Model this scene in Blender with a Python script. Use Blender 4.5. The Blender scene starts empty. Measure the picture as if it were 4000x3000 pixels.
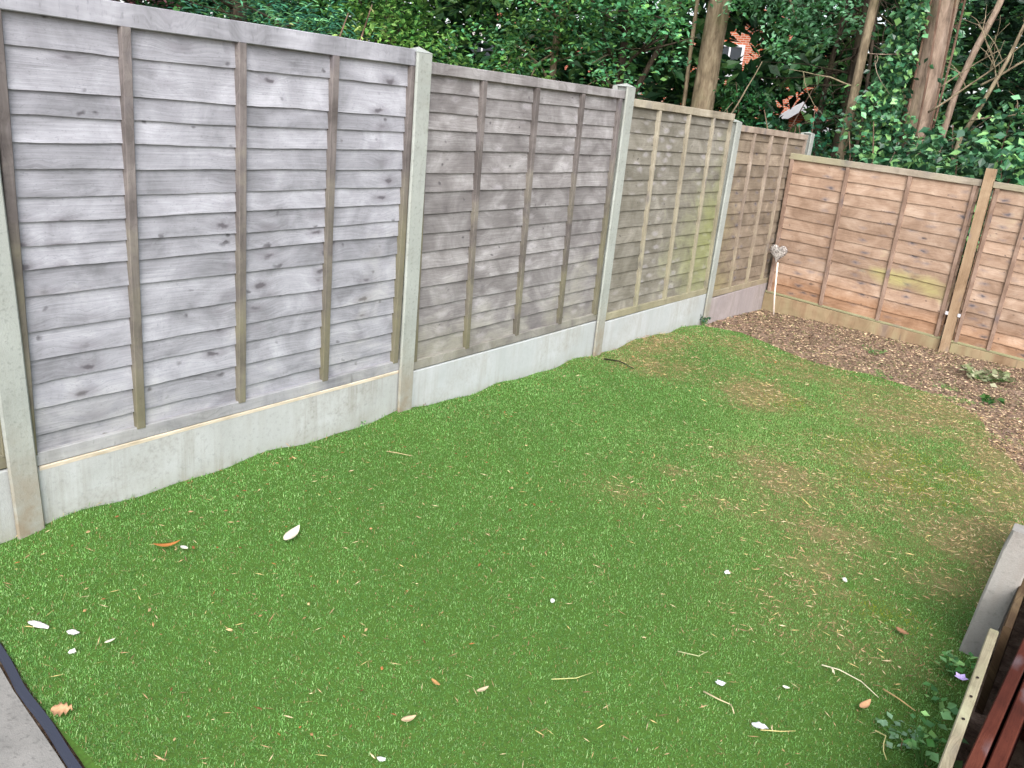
import bpy, math, random
import numpy as np
from mathutils import Vector, Matrix
random.seed(7); rng = np.random.default_rng(11)
scene = bpy.context.scene
COL = scene.collection

# ------------------------------------------------------------ camera
cam = bpy.data.cameras.new('camera'); camo = bpy.data.objects.new('camera', cam); COL.objects.link(camo)
CAM = np.array([2.7795, -1.2499, 1.5883])
Rv = (0.79978336, 0.59145239, 0.10261896); Uv = (-0.26829735, 0.19927452, 0.94249997); Fv = (-0.53699452, 0.78132819, -0.31806155)
m = Matrix(((Rv[0], Uv[0], -Fv[0], CAM[0]), (Rv[1], Uv[1], -Fv[1], CAM[1]), (Rv[2], Uv[2], -Fv[2], CAM[2]), (0, 0, 0, 1)))
camo.matrix_world = m
cam.sensor_fit = 'HORIZONTAL'; cam.sensor_width = 36; cam.lens = 29.78
cam.clip_start = 0.05; cam.clip_end = 1000
scene.camera = camo
# ------------------------------------------------------------ sky, sun, exposure
world = bpy.data.worlds.new('World'); scene.world = world; world.use_nodes = True
wn = world.node_tree; wn.nodes.clear()
SUN_EL, SUN_ROT = math.radians(42), math.radians(141)
sky = wn.nodes.new('ShaderNodeTexSky'); sky.sky_type = 'NISHITA'; sky.sun_disc = False
sky.sun_elevation = SUN_EL; sky.sun_rotation = SUN_ROT; sky.air_density = 1.0; sky.dust_density = 3.0
hs = wn.nodes.new('ShaderNodeHueSaturation'); hs.inputs['Saturation'].default_value = 0.42
bg = wn.nodes.new('ShaderNodeBackground'); bg.inputs['Strength'].default_value = 0.15
wo = wn.nodes.new('ShaderNodeOutputWorld')
wn.links.new(sky.outputs[0], hs.inputs['Color']); wn.links.new(hs.outputs[0], bg.inputs[0]); wn.links.new(bg.outputs[0], wo.inputs[0])
sun = bpy.data.lights.new('sun', 'SUN'); sun.energy = 1.15; sun.angle = math.radians(45); sun.color = (1, .99, .97)
suno = bpy.data.objects.new('sun', sun); COL.objects.link(suno)
sd = Vector((math.sin(SUN_ROT) * math.cos(SUN_EL), math.cos(SUN_ROT) * math.cos(SUN_EL), math.sin(SUN_EL)))
suno.rotation_euler = sd.to_track_quat('Z', 'Y').to_euler()
scene.view_settings.view_transform = 'Standard'; scene.view_settings.look = 'None'
scene.view_settings.exposure = 1.28; scene.view_settings.gamma = 1
scene.cycles.max_bounces = 6; scene.cycles.diffuse_bounces = 4; scene.cycles.transmission_bounces = 3
scene.cycles.use_denoising = True

# ------------------------------------------------------------ helpers
def srgb(r, g, b):
    f = lambda c: (c / 255 / 12.92) if c / 255 <= .04045 else ((c / 255 + .055) / 1.055) ** 2.4
    return (f(r), f(g), f(b))
def setp(o, label=None, cat=None, group=None, kind=None):
    if label: o['label'] = label
    if cat: o['category'] = cat
    if group: o['group'] = group
    if kind: o['kind'] = kind
    return o
def empty(name, loc, label, cat, group=None):
    o = bpy.data.objects.new(name, None); COL.objects.link(o); o.location = loc
    o.empty_display_size = .1
    return setp(o, label, cat, group)
def npmesh(name, V, F, mat, parent=None, uv=None, col=None, smooth=False, loc=None):
    """V (n,3); F (m,k) all quads or all tris, or a list of such arrays"""
    me = bpy.data.meshes.new(name)
    V = np.asarray(V, np.float32)
    Fs = F if isinstance(F, list) else [F]
    Fs = [np.asarray(f, np.int32) for f in Fs if len(f)]
    tot = np.concatenate([np.full(len(f), f.shape[1], np.int32) for f in Fs])
    idx = np.concatenate([f.ravel() for f in Fs])
    st = np.concatenate([[0], np.cumsum(tot)[:-1]]).astype(np.int32)
    me.vertices.add(len(V)); me.vertices.foreach_set('co', V.ravel())
    me.loops.add(len(idx)); me.loops.foreach_set('vertex_index', idx)
    me.polygons.add(len(tot)); me.polygons.foreach_set('loop_start', st); me.polygons.foreach_set('loop_total', tot)
    me.polygons.foreach_set('use_smooth', np.full(len(tot), bool(smooth)))
    me.update(calc_edges=True)
    if uv is not None:
        l = me.uv_layers.new(name='UVMap'); l.data.foreach_set('uv', np.asarray(uv, np.float32)[idx].ravel())
    if col is not None:
        a = me.color_attributes.new('col', 'FLOAT_COLOR', 'POINT')
        c = np.ones((len(V), 4), np.float32); c[:, :3] = col; a.data.foreach_set('color', c.ravel())
    me.materials.append(mat)
    o = bpy.data.objects.new(name, me); COL.objects.link(o)
    if parent: o.parent = parent
    if loc is not None: o.location = loc
    return o
class MB:
    """collects pieces with shared vertex data; build -> one mesh"""
    def __init__(s): s.V = []; s.Q = []; s.T = []; s.UV = []; s.C = []; s.n = 0
    def add(s, V, Q=(), T=(), uv=None, col=None):
        V = np.asarray(V, float).reshape(-1, 3)
        if len(Q): s.Q.append(np.asarray(Q, int) + s.n)
        if len(T): s.T.append(np.asarray(T, int) + s.n)
        s.UV.append(np.zeros((len(V), 2)) if uv is None else np.asarray(uv, float))
        s.C.append(np.ones((len(V), 3)) * (np.array([.5, .5, .5]) if col is None else np.asarray(col)))
        s.V.append(V); s.n += len(V); return s
    def box(s, a, b, col=None, bev=0.0, seed=0):
        """chamfered box between corners a and b"""
        a = np.minimum(a, b) if True else a; a0 = np.asarray(a, float); b0 = np.asarray(b, float)
        lo, hi = np.minimum(a0, b0), np.maximum(a0, b0)
        bev = min(bev, *(0.45 * (hi - lo)))
        if bev <= 0:
            V = [(x, y, z) for z in (lo[2], hi[2]) for y in (lo[1], hi[1]) for x in (lo[0], hi[0])]
            Q = [(0, 2, 3, 1), (4, 5, 7, 6), (0, 1, 5, 4), (2, 6, 7, 3), (0, 4, 6, 2), (1, 3, 7, 5)]
            return s.add(V, Q, uv=[(v[1] + v[0], v[2]) for v in V], col=col)
        bm_pts = []; c = (lo + hi) / 2; h = (hi - lo) / 2
        ids = {}
        for sx in (-1, 1):
            for sy in (-1, 1):
                for sz in (-1, 1):
                    for ax in range(3):
                        p = np.array([sx, sy, sz]) * h
                        for k in range(3):
                            if k != ax: p[k] -= np.sign(p[k]) * bev
                        ids[(sx, sy, sz, ax)] = len(bm_pts); bm_pts.append(c + p)
        Q = []; T = []
        for ax in range(3):
            o1, o2 = [k for k in range(3) if k != ax]
            for sg in (-1, 1):
                q = []
                for (s1, s2) in ((-1, -1), (1, -1), (1, 1), (-1, 1)):
                    k = [0, 0, 0]; k[ax] = sg; k[o1] = s1; k[o2] = s2; q.append(ids[(*k, ax)])
                if (sg > 0) == (ax == 1): q = q[::-1]
                Q.append(q)
        for ax in range(3):      # edges along ax
            o1, o2 = [k for k in range(3) if k != ax]
            for s1 in (-1, 1):
                for s2 in (-1, 1):
                    def g(t, f):
                        k = [0, 0, 0]; k[ax] = t; k[o1] = s1; k[o2] = s2; return ids[(*k, f)]
                    q = [g(-1, o1), g(1, o1), g(1, o2), g(-1, o2)]
                    if (s1 * s2 > 0) != (ax == 1): q = q[::-1]
                    Q.append(q)
        for sx in (-1, 1):
            for sy in (-1, 1):
                for sz in (-1, 1):
                    t = [ids[(sx, sy, sz, a_)] for a_ in range(3)]
                    if sx * sy * sz < 0: t = t[::-1]
                    T.append(t)
        V = np.array(bm_pts)
        return s.add(V, Q, T, uv=np.stack([V[:, 1] + V[:, 0], V[:, 2]], 1), col=col)
    def tube(s, P, R, n=7, col=None, cap=True):
        P = np.asarray(P, float); R = np.broadcast_to(np.asarray(R, float), (len(P),))
        T = np.gradient(P, axis=0); T /= np.linalg.norm(T, axis=1)[:, None] + 1e-9
        ref = np.array([0, 0, 1.]) if abs(T[0][2]) < .9 else np.array([1., 0, 0])
        A = np.cross(T, ref); A /= np.linalg.norm(A, axis=1)[:, None] + 1e-9
        B = np.cross(T, A)
        th = np.linspace(0, 2 * np.pi, n, endpoint=False)
        V = (P[:, None] + R[:, None, None] * (np.cos(th)[None, :, None] * A[:, None] + np.sin(th)[None, :, None] * B[:, None])).reshape(-1, 3)
        L = np.concatenate([[0], np.cumsum(np.linalg.norm(np.diff(P, axis=0), axis=1))])
        uv = np.stack([np.repeat(L, n), np.tile(th / 6.28, len(P))], 1)
        i = np.arange(len(P) - 1)[:, None] * n; j = np.arange(n)[None]
        q = np.stack([i + j, i + (j + 1) % n, i + n + (j + 1) % n, i + n + j], -1).reshape(-1, 4)
        Tr = []
        if cap:
            V = np.vstack([V, P[0], P[-1]]); uv = np.vstack([uv, (0, 0), (L[-1], 0)]); k = len(V)
            Tr = [(k - 2, (a + 1) % n, a) for a in range(n)] + [(k - 1, (len(P) - 1) * n + a, (len(P) - 1) * n + (a + 1) % n) for a in range(n)]
        return s.add(V, q, Tr, uv=uv, col=col)
    def build(s, name, mat, parent=None, smooth=False, loc=None, lab=None):
        F = []
        if s.Q: F.append(np.vstack(s.Q))
        if s.T: F.append(np.vstack(s.T))
        o = npmesh(name, np.vstack(s.V), F, mat, parent, np.vstack(s.UV), np.vstack(s.C), smooth, loc)
        if lab: o['label'] = lab
        return o

class NT:
    def __init__(s, name, rough=.8, spec=.2):
        s.m = bpy.data.materials.new(name); s.m.use_nodes = True; s.t = s.m.node_tree
        s.b = s.t.nodes['Principled BSDF']; s.b.inputs['Roughness'].default_value = rough
        s.b.inputs['Specular IOR Level'].default_value = spec
    def n(s, ty, **kw):
        x = s.t.nodes.new(ty)
        for k, v in kw.items():
            if hasattr(x, k) and k not in ('Scale',): setattr(x, k, v)
            else: x.inputs[k.replace('_', ' ')].default_value = v
        return x
    def l(s, a, b): s.t.links.new(a, b)
    def coord(s, kind='Object'): return s.n('ShaderNodeTexCoord').outputs[kind]
    def scale(s, v, sc, loc=(0, 0, 0)):
        mp = s.n('ShaderNodeMapping'); s.l(v, mp.inputs[0]); mp.inputs['Scale'].default_value = sc; mp.inputs['Location'].default_value = loc
        return mp.outputs[0]
    def noise(s, v, scale=5, detail=3, rough=.55, dist=0):
        x = s.n('ShaderNodeTexNoise'); s.l(v, x.inputs['Vector']); x.inputs['Scale'].default_value = scale
        x.inputs['Detail'].default_value = detail; x.inputs['Roughness'].default_value = rough; x.inputs['Distortion'].default_value = dist
        return x.outputs['Fac']
    def ramp(s, f, pts):
        x = s.n('ShaderNodeValToRGB'); s.l(f, x.inputs[0]); e = x.color_ramp.elements
        while len(e) < len(pts): e.new(.5)
        for k, (p, c) in enumerate(pts):
            e[k].position = p; e[k].color = (*c, 1) if len(c) == 3 else c
        return x.outputs[0]
    def rng(s, f, a, b, c=0., d=1.):
        x = s.n('ShaderNodeMapRange'); s.l(f, x.inputs[0])
        for k, v in zip((1, 2, 3, 4), (a, b, c, d)): x.inputs[k].default_value = v
        return x.outputs[0]
    def mix(s, f, a, b, mode='MIX'):
        x = s.n('ShaderNodeMix', data_type='RGBA', blend_type=mode)
        for sock, v in ((x.inputs[0], f), (x.inputs[6], a), (x.inputs[7], b)):
            if isinstance(v, (int, float)): sock.default_value = v
            elif isinstance(v, tuple): sock.default_value = (*v, 1)
            else: s.l(v, sock)
        return x.outputs[2]
    def math(s, op, a, b=None):
        x = s.n('ShaderNodeMath', operation=op)
        for sock, v in ((x.inputs[0], a), (x.inputs[1], b)):
            if v is None: continue
            if isinstance(v, (int, float)): sock.default_value = v
            else: s.l(v, sock)
        return x.outputs[0]
    def bump(s, h, st=.3, d=.01):
        x = s.n('ShaderNodeBump'); s.l(h, x.inputs['Height']); x.inputs['Strength'].default_value = st; x.inputs['Distance'].default_value = d
        s.l(x.outputs[0], s.b.inputs['Normal'])
    def out(s, c): s.l(c, s.b.inputs['Base Color']); return s.m

def wavy(x, seed, amp=1., f=(1.3, 2.9, 6.1, 13.)):
    r = np.random.default_rng(seed); y = np.zeros_like(x)
    for k, q in enumerate(f): y += np.sin(x * q * r.uniform(.7, 1.3) + r.uniform(0, 6.28)) * r.uniform(.5, 1) / (k + 1) ** .9
    return y * amp * .55

# ------------------------------------------------------------ materials
def weathered_wood(name, cols, knot=.85, green=None, gthr=(.5, .75), gcol=srgb(122, 132, 62), contrast=1., sc=1., bright_knots=False, warm=False):
    """UV: u metres along the board, v metres across it (board number * 1 added); col.r = tint of the board, col.g = board seed"""
    t = NT(name, .85, .15)
    uv = t.coord('UV')
    att = t.n('ShaderNodeAttribute', attribute_name='col')
    sep = t.n('ShaderNodeSeparateColor'); t.l(att.outputs['Color'], sep.inputs[0])
    tint, seed, lev = sep.outputs[0], sep.outputs[1], sep.outputs[2]
    su = t.n('ShaderNodeSeparateXYZ'); t.l(uv, su.inputs[0])
    cb = t.n('ShaderNodeCombineXYZ'); t.l(su.outputs[0], cb.inputs[0]); t.l(su.outputs[1], cb.inputs[1]); t.l(t.math('MULTIPLY', seed, 3.), cb.inputs[2])
    P = cb.outputs[0]
    # boards differ in grain, while knots recur at the same place in neighbouring boards
    cb3 = t.n('ShaderNodeCombineXYZ'); t.l(su.outputs[0], cb3.inputs[0]); t.l(t.math('ADD', su.outputs[1], t.math('MULTIPLY', seed, 37.)), cb3.inputs[1]); t.l(t.math('MULTIPLY', seed, 55.), cb3.inputs[2]); PB = cb3.outputs[0]
    nz = t.n('ShaderNodeTexNoise'); t.l(t.scale(PB, (22, 30, 1)), nz.inputs['Vector']); nz.inputs['Scale'].default_value = 1.; nz.inputs['Detail'].default_value = 3
    vm = t.n('ShaderNodeVectorMath', operation='MULTIPLY_ADD'); t.l(nz.outputs['Color'], vm.inputs[0]); vm.inputs[1].default_value = (.045, .035, 0); t.l(P, vm.inputs[2]); PW = vm.outputs[0]
    gate = t.noise(t.scale(PB, (2.6, 4, 1)), 1., 1)
    v1 = t.n('ShaderNodeTexVoronoi', voronoi_dimensions='3D'); t.l(t.scale(PW, (5. * sc, 13. * sc, 1.0)), v1.inputs['Vector']); v1.inputs['Scale'].default_value = 1.0; v1.inputs['Randomness'].default_value = 1.
    kd = v1.outputs['Distance']
    swirl = t.rng(kd, 0, .45, 1, 0)
    wv = t.noise(t.scale(P, (3, 10, 1)), 1., 2)
    off = t.math('ADD', t.math('MULTIPLY', swirl, .026), t.math('MULTIPLY', wv, .012))
    cb2 = t.n('ShaderNodeCombineXYZ'); t.l(su.outputs[0], cb2.inputs[0]); t.l(t.math('ADD', su.outputs[1], off), cb2.inputs[1]); t.l(t.math('MULTIPLY', seed, 61.), cb2.inputs[2])
    G = cb2.outputs[0]
    g1 = t.noise(t.scale(G, (4, 150, 1)), 1., 4, .6)
    g2 = t.noise(t.scale(G, (9, 380, 1)), 1., 2, .6)
    blot = t.noise(t.scale(PB, (4.5, 6, 1)), 1., 5, .6, .6)
    f = t.math('ADD', t.math('MULTIPLY', g1, .22 * contrast), t.math('ADD', t.math('MULTIPLY', g2, .15), t.math('MULTIPLY', blot, .63)))
    c = t.ramp(f, [(.30, cols[0]), (.46, cols[1]), (.56, cols[2]), (.70, cols[3])])
    # board tint
    tt = t.rng(tint, 0, 1, .82, 1.10)
    c = t.mix(1., c, t.mix(0., (1, 1, 1), (1, 1, 1)), 'MULTIPLY') if False else c
    hsv = t.n('ShaderNodeHueSaturation'); t.l(c, hsv.inputs['Color']); t.l(tt, hsv.inputs['Value']); c = hsv.outputs[0]
    # knots
    kr = t.rng(kd, .07, .125, 1, 0)
    kn = t.math('MULTIPLY', t.math('MULTIPLY', kr, .35 if bright_knots else 1.), t.rng(gate, .26, .36, 0, knot))
    kc = srgb(58, 54, 57)
    sk = t.n('ShaderNodeTexVoronoi', voronoi_dimensions='3D'); t.l(t.scale(PW, (11 * sc, 16 * sc, 1.5), (3.3, 1.7, 5)), sk.inputs['Vector']); sk.inputs['Scale'].default_value = 1.
    c = t.mix(t.math('MULTIPLY', t.rng(sk.outputs['Distance'], .05, .13, 1, 0), t.rng(t.noise(t.scale(PB, (3.1, 5, 1), (9, 9, 9)), 1., 1), .40, .50, 0, knot * .8)), c, kc)
    c = t.mix(kn, c, kc)
    halo = t.math('MULTIPLY', t.rng(kd, .12, .30, 1, 0), t.rng(gate, .33, .42, 0, .45))
    if bright_knots:
        c = t.mix(t.math('MULTIPLY', halo, .75), c, srgb(188, 184, 188))
    else:
        c = t.mix(halo, c, srgb(108, 104, 110))
    # fine speckle
    sp = t.noise(t.scale(P, (90, 160, 1)), 1., 2, .7)
    c = t.mix(t.rng(sp, .58, .75, 0, .35), c, (cols[0][0] * .7, cols[0][1] * .7, cols[0][2] * .7))
    if green is not None:
        gn = t.noise(t.scale(t.coord('Object'), (1.2, 1.2, 1.2)), 1., 4, .6, .4)
        # algae grows where 'lev' (mesh attribute b) says the timber stays damp
        gf = t.math('MULTIPLY', t.rng(t.math('ADD', gn, t.math('ADD', t.math('SUBTRACT', lev, .5), t.math('MULTIPLY', t.math('SUBTRACT', blot, .5), .7))), gthr[0], gthr[1]), green)
        gf = t.math('MULTIPLY', gf, t.rng(g1, .3, .7, .6, 1.))
        c = t.mix(gf, c, gcol)
    if warm: c = t.mix(t.math('MULTIPLY', t.rng(t.math('ADD', lev, t.math('MULTIPLY', blot, .15)), .42, .22, 0, .7), 1.), c, t.mix(1., c, (.98, .78, .60), 'MULTIPLY'))
    t.bump(t.math('ADD', t.math('MULTIPLY', g1, .8), t.math('MULTIPLY', g2, .4)), .35, .004)
    return t.out(c)

GREY = [srgb(104, 104, 108), srgb(141, 141, 147), srgb(159, 159, 166), srgb(186, 186, 193)]
GREY2 = [srgb(94, 90, 90), srgb(124, 120, 120), srgb(146, 143, 143), srgb(182, 179, 180)]
GREEN3 = [srgb(90, 87, 78), srgb(118, 114, 104), srgb(135, 131, 122), srgb(164, 160, 150)]
BROWN4 = [srgb(90, 80, 69), srgb(118, 106, 92), srgb(134, 121, 106), srgb(158, 145, 129)]
PINK5 = [srgb(114, 92, 76), srgb(148, 124, 106), srgb(166, 143, 125), srgb(190, 170, 154)]
M_P1 = weathered_wood('wood_grey', GREY, green=.35, gthr=(.62, .9), gcol=srgb(150, 148, 128), sc=.8)
M_P2 = weathered_wood('wood_grey_dark', GREY2, green=.5, gthr=(.6, .9), gcol=srgb(128, 126, 98), bright_knots=True)
M_P3 = weathered_wood('wood_algae', GREEN3, green=.75, gthr=(.5, .9), gcol=srgb(134, 140, 84), bright_knots=True)
M_P4 = weathered_wood('wood_brown', BROWN4, green=.6, gthr=(.5, .85), gcol=srgb(138, 132, 82), sc=1.1)
M_P5 = weathered_wood('wood_tan', PINK5, green=.8, gthr=(.60, .92), gcol=srgb(160, 158, 96), knot=.85, warm=True)
M_BAT = weathered_wood('batten_wood', [srgb(74, 68, 67), srgb(102, 96, 94), srgb(122, 115, 113), srgb(150, 143, 140)], green=.7, gthr=(.5, .8), gcol=srgb(108, 106, 72), knot=.3)
M_BAT3 = weathered_wood('batten_wood_green', [srgb(112, 104, 92), srgb(144, 136, 120), srgb(162, 154, 138), srgb(186, 178, 162)], green=.5, gthr=(.5, .8), gcol=srgb(128, 128, 92), knot=.3)
M_BAT4 = weathered_wood('batten_wood_brown', [srgb(112, 100, 90), srgb(142, 128, 116), srgb(160, 146, 133), srgb(184, 170, 157)], green=.5, gthr=(.5, .8), gcol=srgb(130, 126, 88), knot=.3)
M_RAIL5 = weathered_wood('rail_wood_pale', [srgb(112, 104, 92), srgb(142, 132, 118), srgb(160, 150, 136), srgb(186, 176, 164)], green=.8, gthr=(.45, .75), gcol=srgb(136, 138, 96), knot=.3)
M_BAT5 = weathered_wood('batten_wood_tan', [srgb(104, 84, 72), srgb(130, 108, 94), srgb(148, 126, 112), srgb(172, 150, 136)], knot=.4)
M_TPOST = weathered_wood('post_timber', [srgb(118, 96, 74), srgb(144, 121, 97), srgb(158, 136, 111), srgb(180, 158, 132)], green=.3, gthr=(.6, .8), gcol=srgb(140, 120, 80), knot=.3)
M_KICK = weathered_wood('kick_timber', [srgb(112, 90, 68), srgb(138, 116, 92), srgb(154, 132, 106), srgb(174, 154, 126)], green=.8, gthr=(.5, .8), gcol=srgb(138, 142, 108), knot=.4)
M_PALE = weathered_wood('pale_timber', [srgb(92, 84, 70), srgb(130, 120, 100), srgb(156, 144, 124), srgb(180, 168, 150)], green=.8, gthr=(.5, .8), gcol=srgb(150, 160, 120), knot=.9)
M_RED = weathered_wood('stained_timber', [srgb(52, 24, 18), srgb(72, 34, 25), srgb(84, 42, 31), srgb(106, 60, 46)], knot=.3)
M_DARKT = weathered_wood('dark_timber', [srgb(52, 40, 28), srgb(74, 58, 42), srgb(92, 76, 56), srgb(116, 98, 74)], knot=.6)

def concrete(name, c0, c1, stain, speck=.5, vstreak=True, rust=None, rr=(.05, .42)):
    t = NT(name, .9, .12); O = t.coord('Object')
    n1 = t.noise(O, 3.2, 5, .6, .3); n2 = t.noise(O, 60, 3, .7); n3 = t.noise(O, 240, 2, .7)
    c = t.mix(t.rng(n1, .35, .65), c0, c1)
    st = t.noise(t.scale(O, (24, 24, 1.1)), 1., 4, .65)
    low = t.noise(O, 1.9, 3, .6)
    sf = t.math('MULTIPLY', t.rng(st, .48, .74), t.rng(low, .4, .62))
    if vstreak: c = t.mix(t.math('MULTIPLY', sf, .75), c, stain)
    pb = t.math('MULTIPLY', t.rng(t.noise(O, 2.7, 5, .7, .5), .52, .68), t.rng(n2, .4, .6, .4, 1.))
    c = t.mix(t.math('MULTIPLY', pb, .55), c, stain)
    c = t.mix(t.rng(n2, .55, .75, 0, speck), c, (c0[0] * .55, c0[1] * .56, c0[2] * .55))
    c = t.mix(t.rng(n3, .3, .7, 0, .22), c, (c1[0] * 1.15, c1[1] * 1.15, c1[2] * 1.15))
    if rust:
        sz = t.n('ShaderNodeSeparateXYZ'); t.l(O, sz.inputs[0])
        rf = t.math('MULTIPLY', t.rng(sz.outputs[2], rr[0], rr[1], 1, 0), t.rng(t.noise(O, 14, 4, .6), .35, .6, .35, 1.))
        c = t.mix(t.math('MULTIPLY', rf, .8 if rr[1] > .3 else .6), c, rust)
    t.bump(t.math('ADD', n2, n3), .35, .003)
    return t.out(c)
M_BOARD1 = concrete('concrete_board', srgb(158, 160, 158), srgb(176, 178, 178), srgb(128, 124, 112), rust=srgb(136, 132, 112), rr=(.02, .15))
M_BOARD2 = concrete('concrete_board_clean', srgb(162, 166, 166), srgb(178, 181, 183), srgb(146, 142, 132), .25, rust=srgb(136, 134, 118), rr=(.02, .13))
M_BOARD4 = concrete('concrete_board_damp', srgb(140, 132, 132), srgb(160, 152, 151), srgb(122, 112, 106), .3)
M_CPOST = concrete('concrete_post', srgb(140, 144, 139), srgb(164, 168, 163), srgb(120, 118, 104), .7, rust=srgb(132, 116, 96))
M_CPOST_B = concrete('concrete_post_grey', srgb(134, 131, 126), srgb(158, 155, 150), srgb(118, 100, 92), .6)
M_PATIO = concrete('patio_stone', srgb(112, 111, 108), srgb(136, 134, 130), srgb(92, 90, 88), .9, vstreak=False)
def led():
    t = NT('ledge_dirt', .95, .05); O = t.coord('Object')
    return t.out(t.mix(t.rng(t.noise(t.scale(O, (30, 6, 30)), 1., 4, .7), .35, .65), srgb(176, 162, 142), srgb(214, 202, 184)))
M_LEDGE = led()

def soil():
    t = NT('soil', .95, .05); O = t.coord('Object')
    n = t.noise(O, 18, 6, .7); b = t.noise(O, 90, 4, .7); l = t.noise(O, 2.2, 3)
    c = t.ramp(n, [(.3, srgb(92, 74, 62)), (.5, srgb(140, 118, 102)), (.7, srgb(172, 152, 134))])
    c = t.mix(t.rng(b, .5, .7, 0, .6), c, srgb(64, 48, 38))
    c = t.mix(t.rng(l, .45, .7, 0, .35), c, srgb(104, 94, 62))
    t.bump(t.math('ADD', n, t.math('MULTIPLY', b, .5)), .8, .02)
    return t.out(c)
M_SOIL = soil()
def turfbase():
    t = NT('turf_backing', .95, .05); O = t.coord('Object')
    n = t.noise(O, 160, 3, .7)
    a = t.n('ShaderNodeAttribute', attribute_name='col')
    return t.out(t.mix(t.rng(n, .35, .65, 0, .55), a.outputs['Color'], srgb(58, 66, 34)))
M_TURF = turfbase()
def attmat(name, rough=.6, spec=.25, trans=0., var=.0, scale=30):
    t = NT(name, rough, spec); a = t.n('ShaderNodeAttribute', attribute_name='col'); c = a.outputs['Color']
    if var:
        h = t.n('ShaderNodeHueSaturation'); t.l(c, h.inputs['Color']); t.l(t.rng(t.noise(t.coord('Object'), scale, 3), .3, .7, 1 - var, 1 + var), h.inputs['Value']); c = h.outputs[0]
    t.out(c)
    if trans:
        tr = t.n('ShaderNodeBsdfTranslucent'); t.l(c, tr.inputs[0]); mx = t.n('ShaderNodeMixShader'); mx.inputs[0].default_value = trans
        o = t.t.nodes['Material Output']; t.l(t.b.outputs[0], mx.inputs[1]); t.l(tr.outputs[0], mx.inputs[2]); t.l(mx.outputs[0], o.inputs[0])
    return t.m
M_GRASS = attmat('grass_blades', .55, .25, .4)
M_LEAF = attmat('leaves', .5, .35, .3)
M_IVY = attmat('ivy_leaves', .32, .5, .12)
M_LITTER = attmat('litter', .8, .15, 0, .15, 120)
M_BLACK = attmat('edging_plastic', .6, .2)
def bark(name, c0, c1, c2, sc=1.):
    t = NT(name, .9, .1); uv = t.coord('Object')
    n = t.noise(t.scale(uv, (14 * sc, 14 * sc, 4 * sc)), 1., 6, .65, .3); g = t.noise(uv, 2.5, 3)
    b = t.noise(t.scale(uv, (30, 30, 2.5)), 1., 3, .6)
    c = t.ramp(n, [(.3, c0), (.5, c1), (.7, c2)]); c = t.mix(t.rng(g, .5, .7, 0, .35), c, srgb(96, 104, 66))
    c = t.mix(t.rng(b, .55, .75, 0, .4), c, c0)
    t.bump(n, .8, .03); return t.out(c)
M_BARK = bark('bark', srgb(84, 74, 60), srgb(132, 118, 98), srgb(160, 148, 124))
M_BARKP = bark('bark_pinkish', srgb(92, 80, 70), srgb(136, 118, 104), srgb(164, 146, 132))
M_BARKD = bark('bark_dark', srgb(42, 38, 32), srgb(66, 58, 50), srgb(92, 82, 70))
M_TWIG = bark('bark_twig', srgb(66, 50, 42), srgb(108, 86, 74), srgb(134, 112, 98))

# ------------------------------------------------------------ ground heights
gy = np.array([-3, 0, 1.0, 2.0, 2.8, 3.7, 4.1, 5.6, 7.0, 9.0]); gz = np.array([0, .0, 0, -.012, -.025, -.045, -.04, -.09, -.135, -.2])
def ground(x, y):
    x = np.asarray(x, float); y = np.asarray(y, float)
    z = np.interp(y, gy, gz)
    return z + .006 * np.sin(x * 3.1 + y * 1.7) + .005 * np.sin(y * 4.3 - x * 1.1) - .012 * np.clip((x - 1) / 1.7, 0, 1) * np.clip((y - 4) / 3, 0, 1)
def turfz(x, y):
    near = np.exp(-np.asarray(x) / .22)
    return ground(x, y) + .013 + near * (.012 * np.sin(y * 7.3 + 1) + .007 * np.sin(y * 15.1))
# the ground: one sheet to the horizon
tx = np.unique(np.concatenate([[-400, -150, -60, -30, -15, -8, -4, -2, -1], np.linspace(-.4, 3.4, 48), [4, 6, 10, 20, 40, 100, 300]]))
ty = np.unique(np.concatenate([[-300, -100, -30, -10, -5, -3, -2], np.linspace(-1.2, 7.6, 100), [8, 9, 10, 12, 15, 20, 30, 60, 150, 400]]))
X, Y = np.meshgrid(tx, ty); Z = ground(np.clip(X, -1, 4), Y) - .004
Z = Z + rng.normal(0, .004, Z.shape) * ((X > -.4) & (X < 3.4) & (Y < 7.6))
far = np.clip((np.hypot(X - 1, Y - 3) - 8) / 20, 0, 1); Z -= far * 2.2
i, j = np.meshgrid(np.arange(len(ty) - 1), np.arange(len(tx) - 1), indexing='ij'); k = i * len(tx) + j
Fq = np.stack([k, k + 1, k + 1 + len(tx), k + len(tx)], -1).reshape(-1, 4)
setp(npmesh('ground', np.stack([X, Y, Z], -1).reshape(-1, 3), Fq, M_SOIL, smooth=True), kind='structure')

# lawn outline: far edge y as a function of x
ex = np.array([-.05, .04, .2, .36, .6, .88, 1.29, 1.6, 1.93, 2.2, 2.35, 2.45, 2.6, 2.72, 2.9]); ey = np.array([5.40, 5.42, 5.55, 5.6, 5.45, 5.27, 5.1, 5.15, 5.1, 4.95, 4.7, 4.15, 3.95, 3.6, 3.3])
def edge_y(x): return np.interp(x, ex, ey) + wavy(np.asarray(x, float), 5, .06, (5, 11, 23, 47))
PATIO_Y = -.43
def patio_edge(x): return np.interp(x, [-.5, .56, .8, 1.13, 3.], [-.39, -.395, -.435, -.475, -.76])
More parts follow.
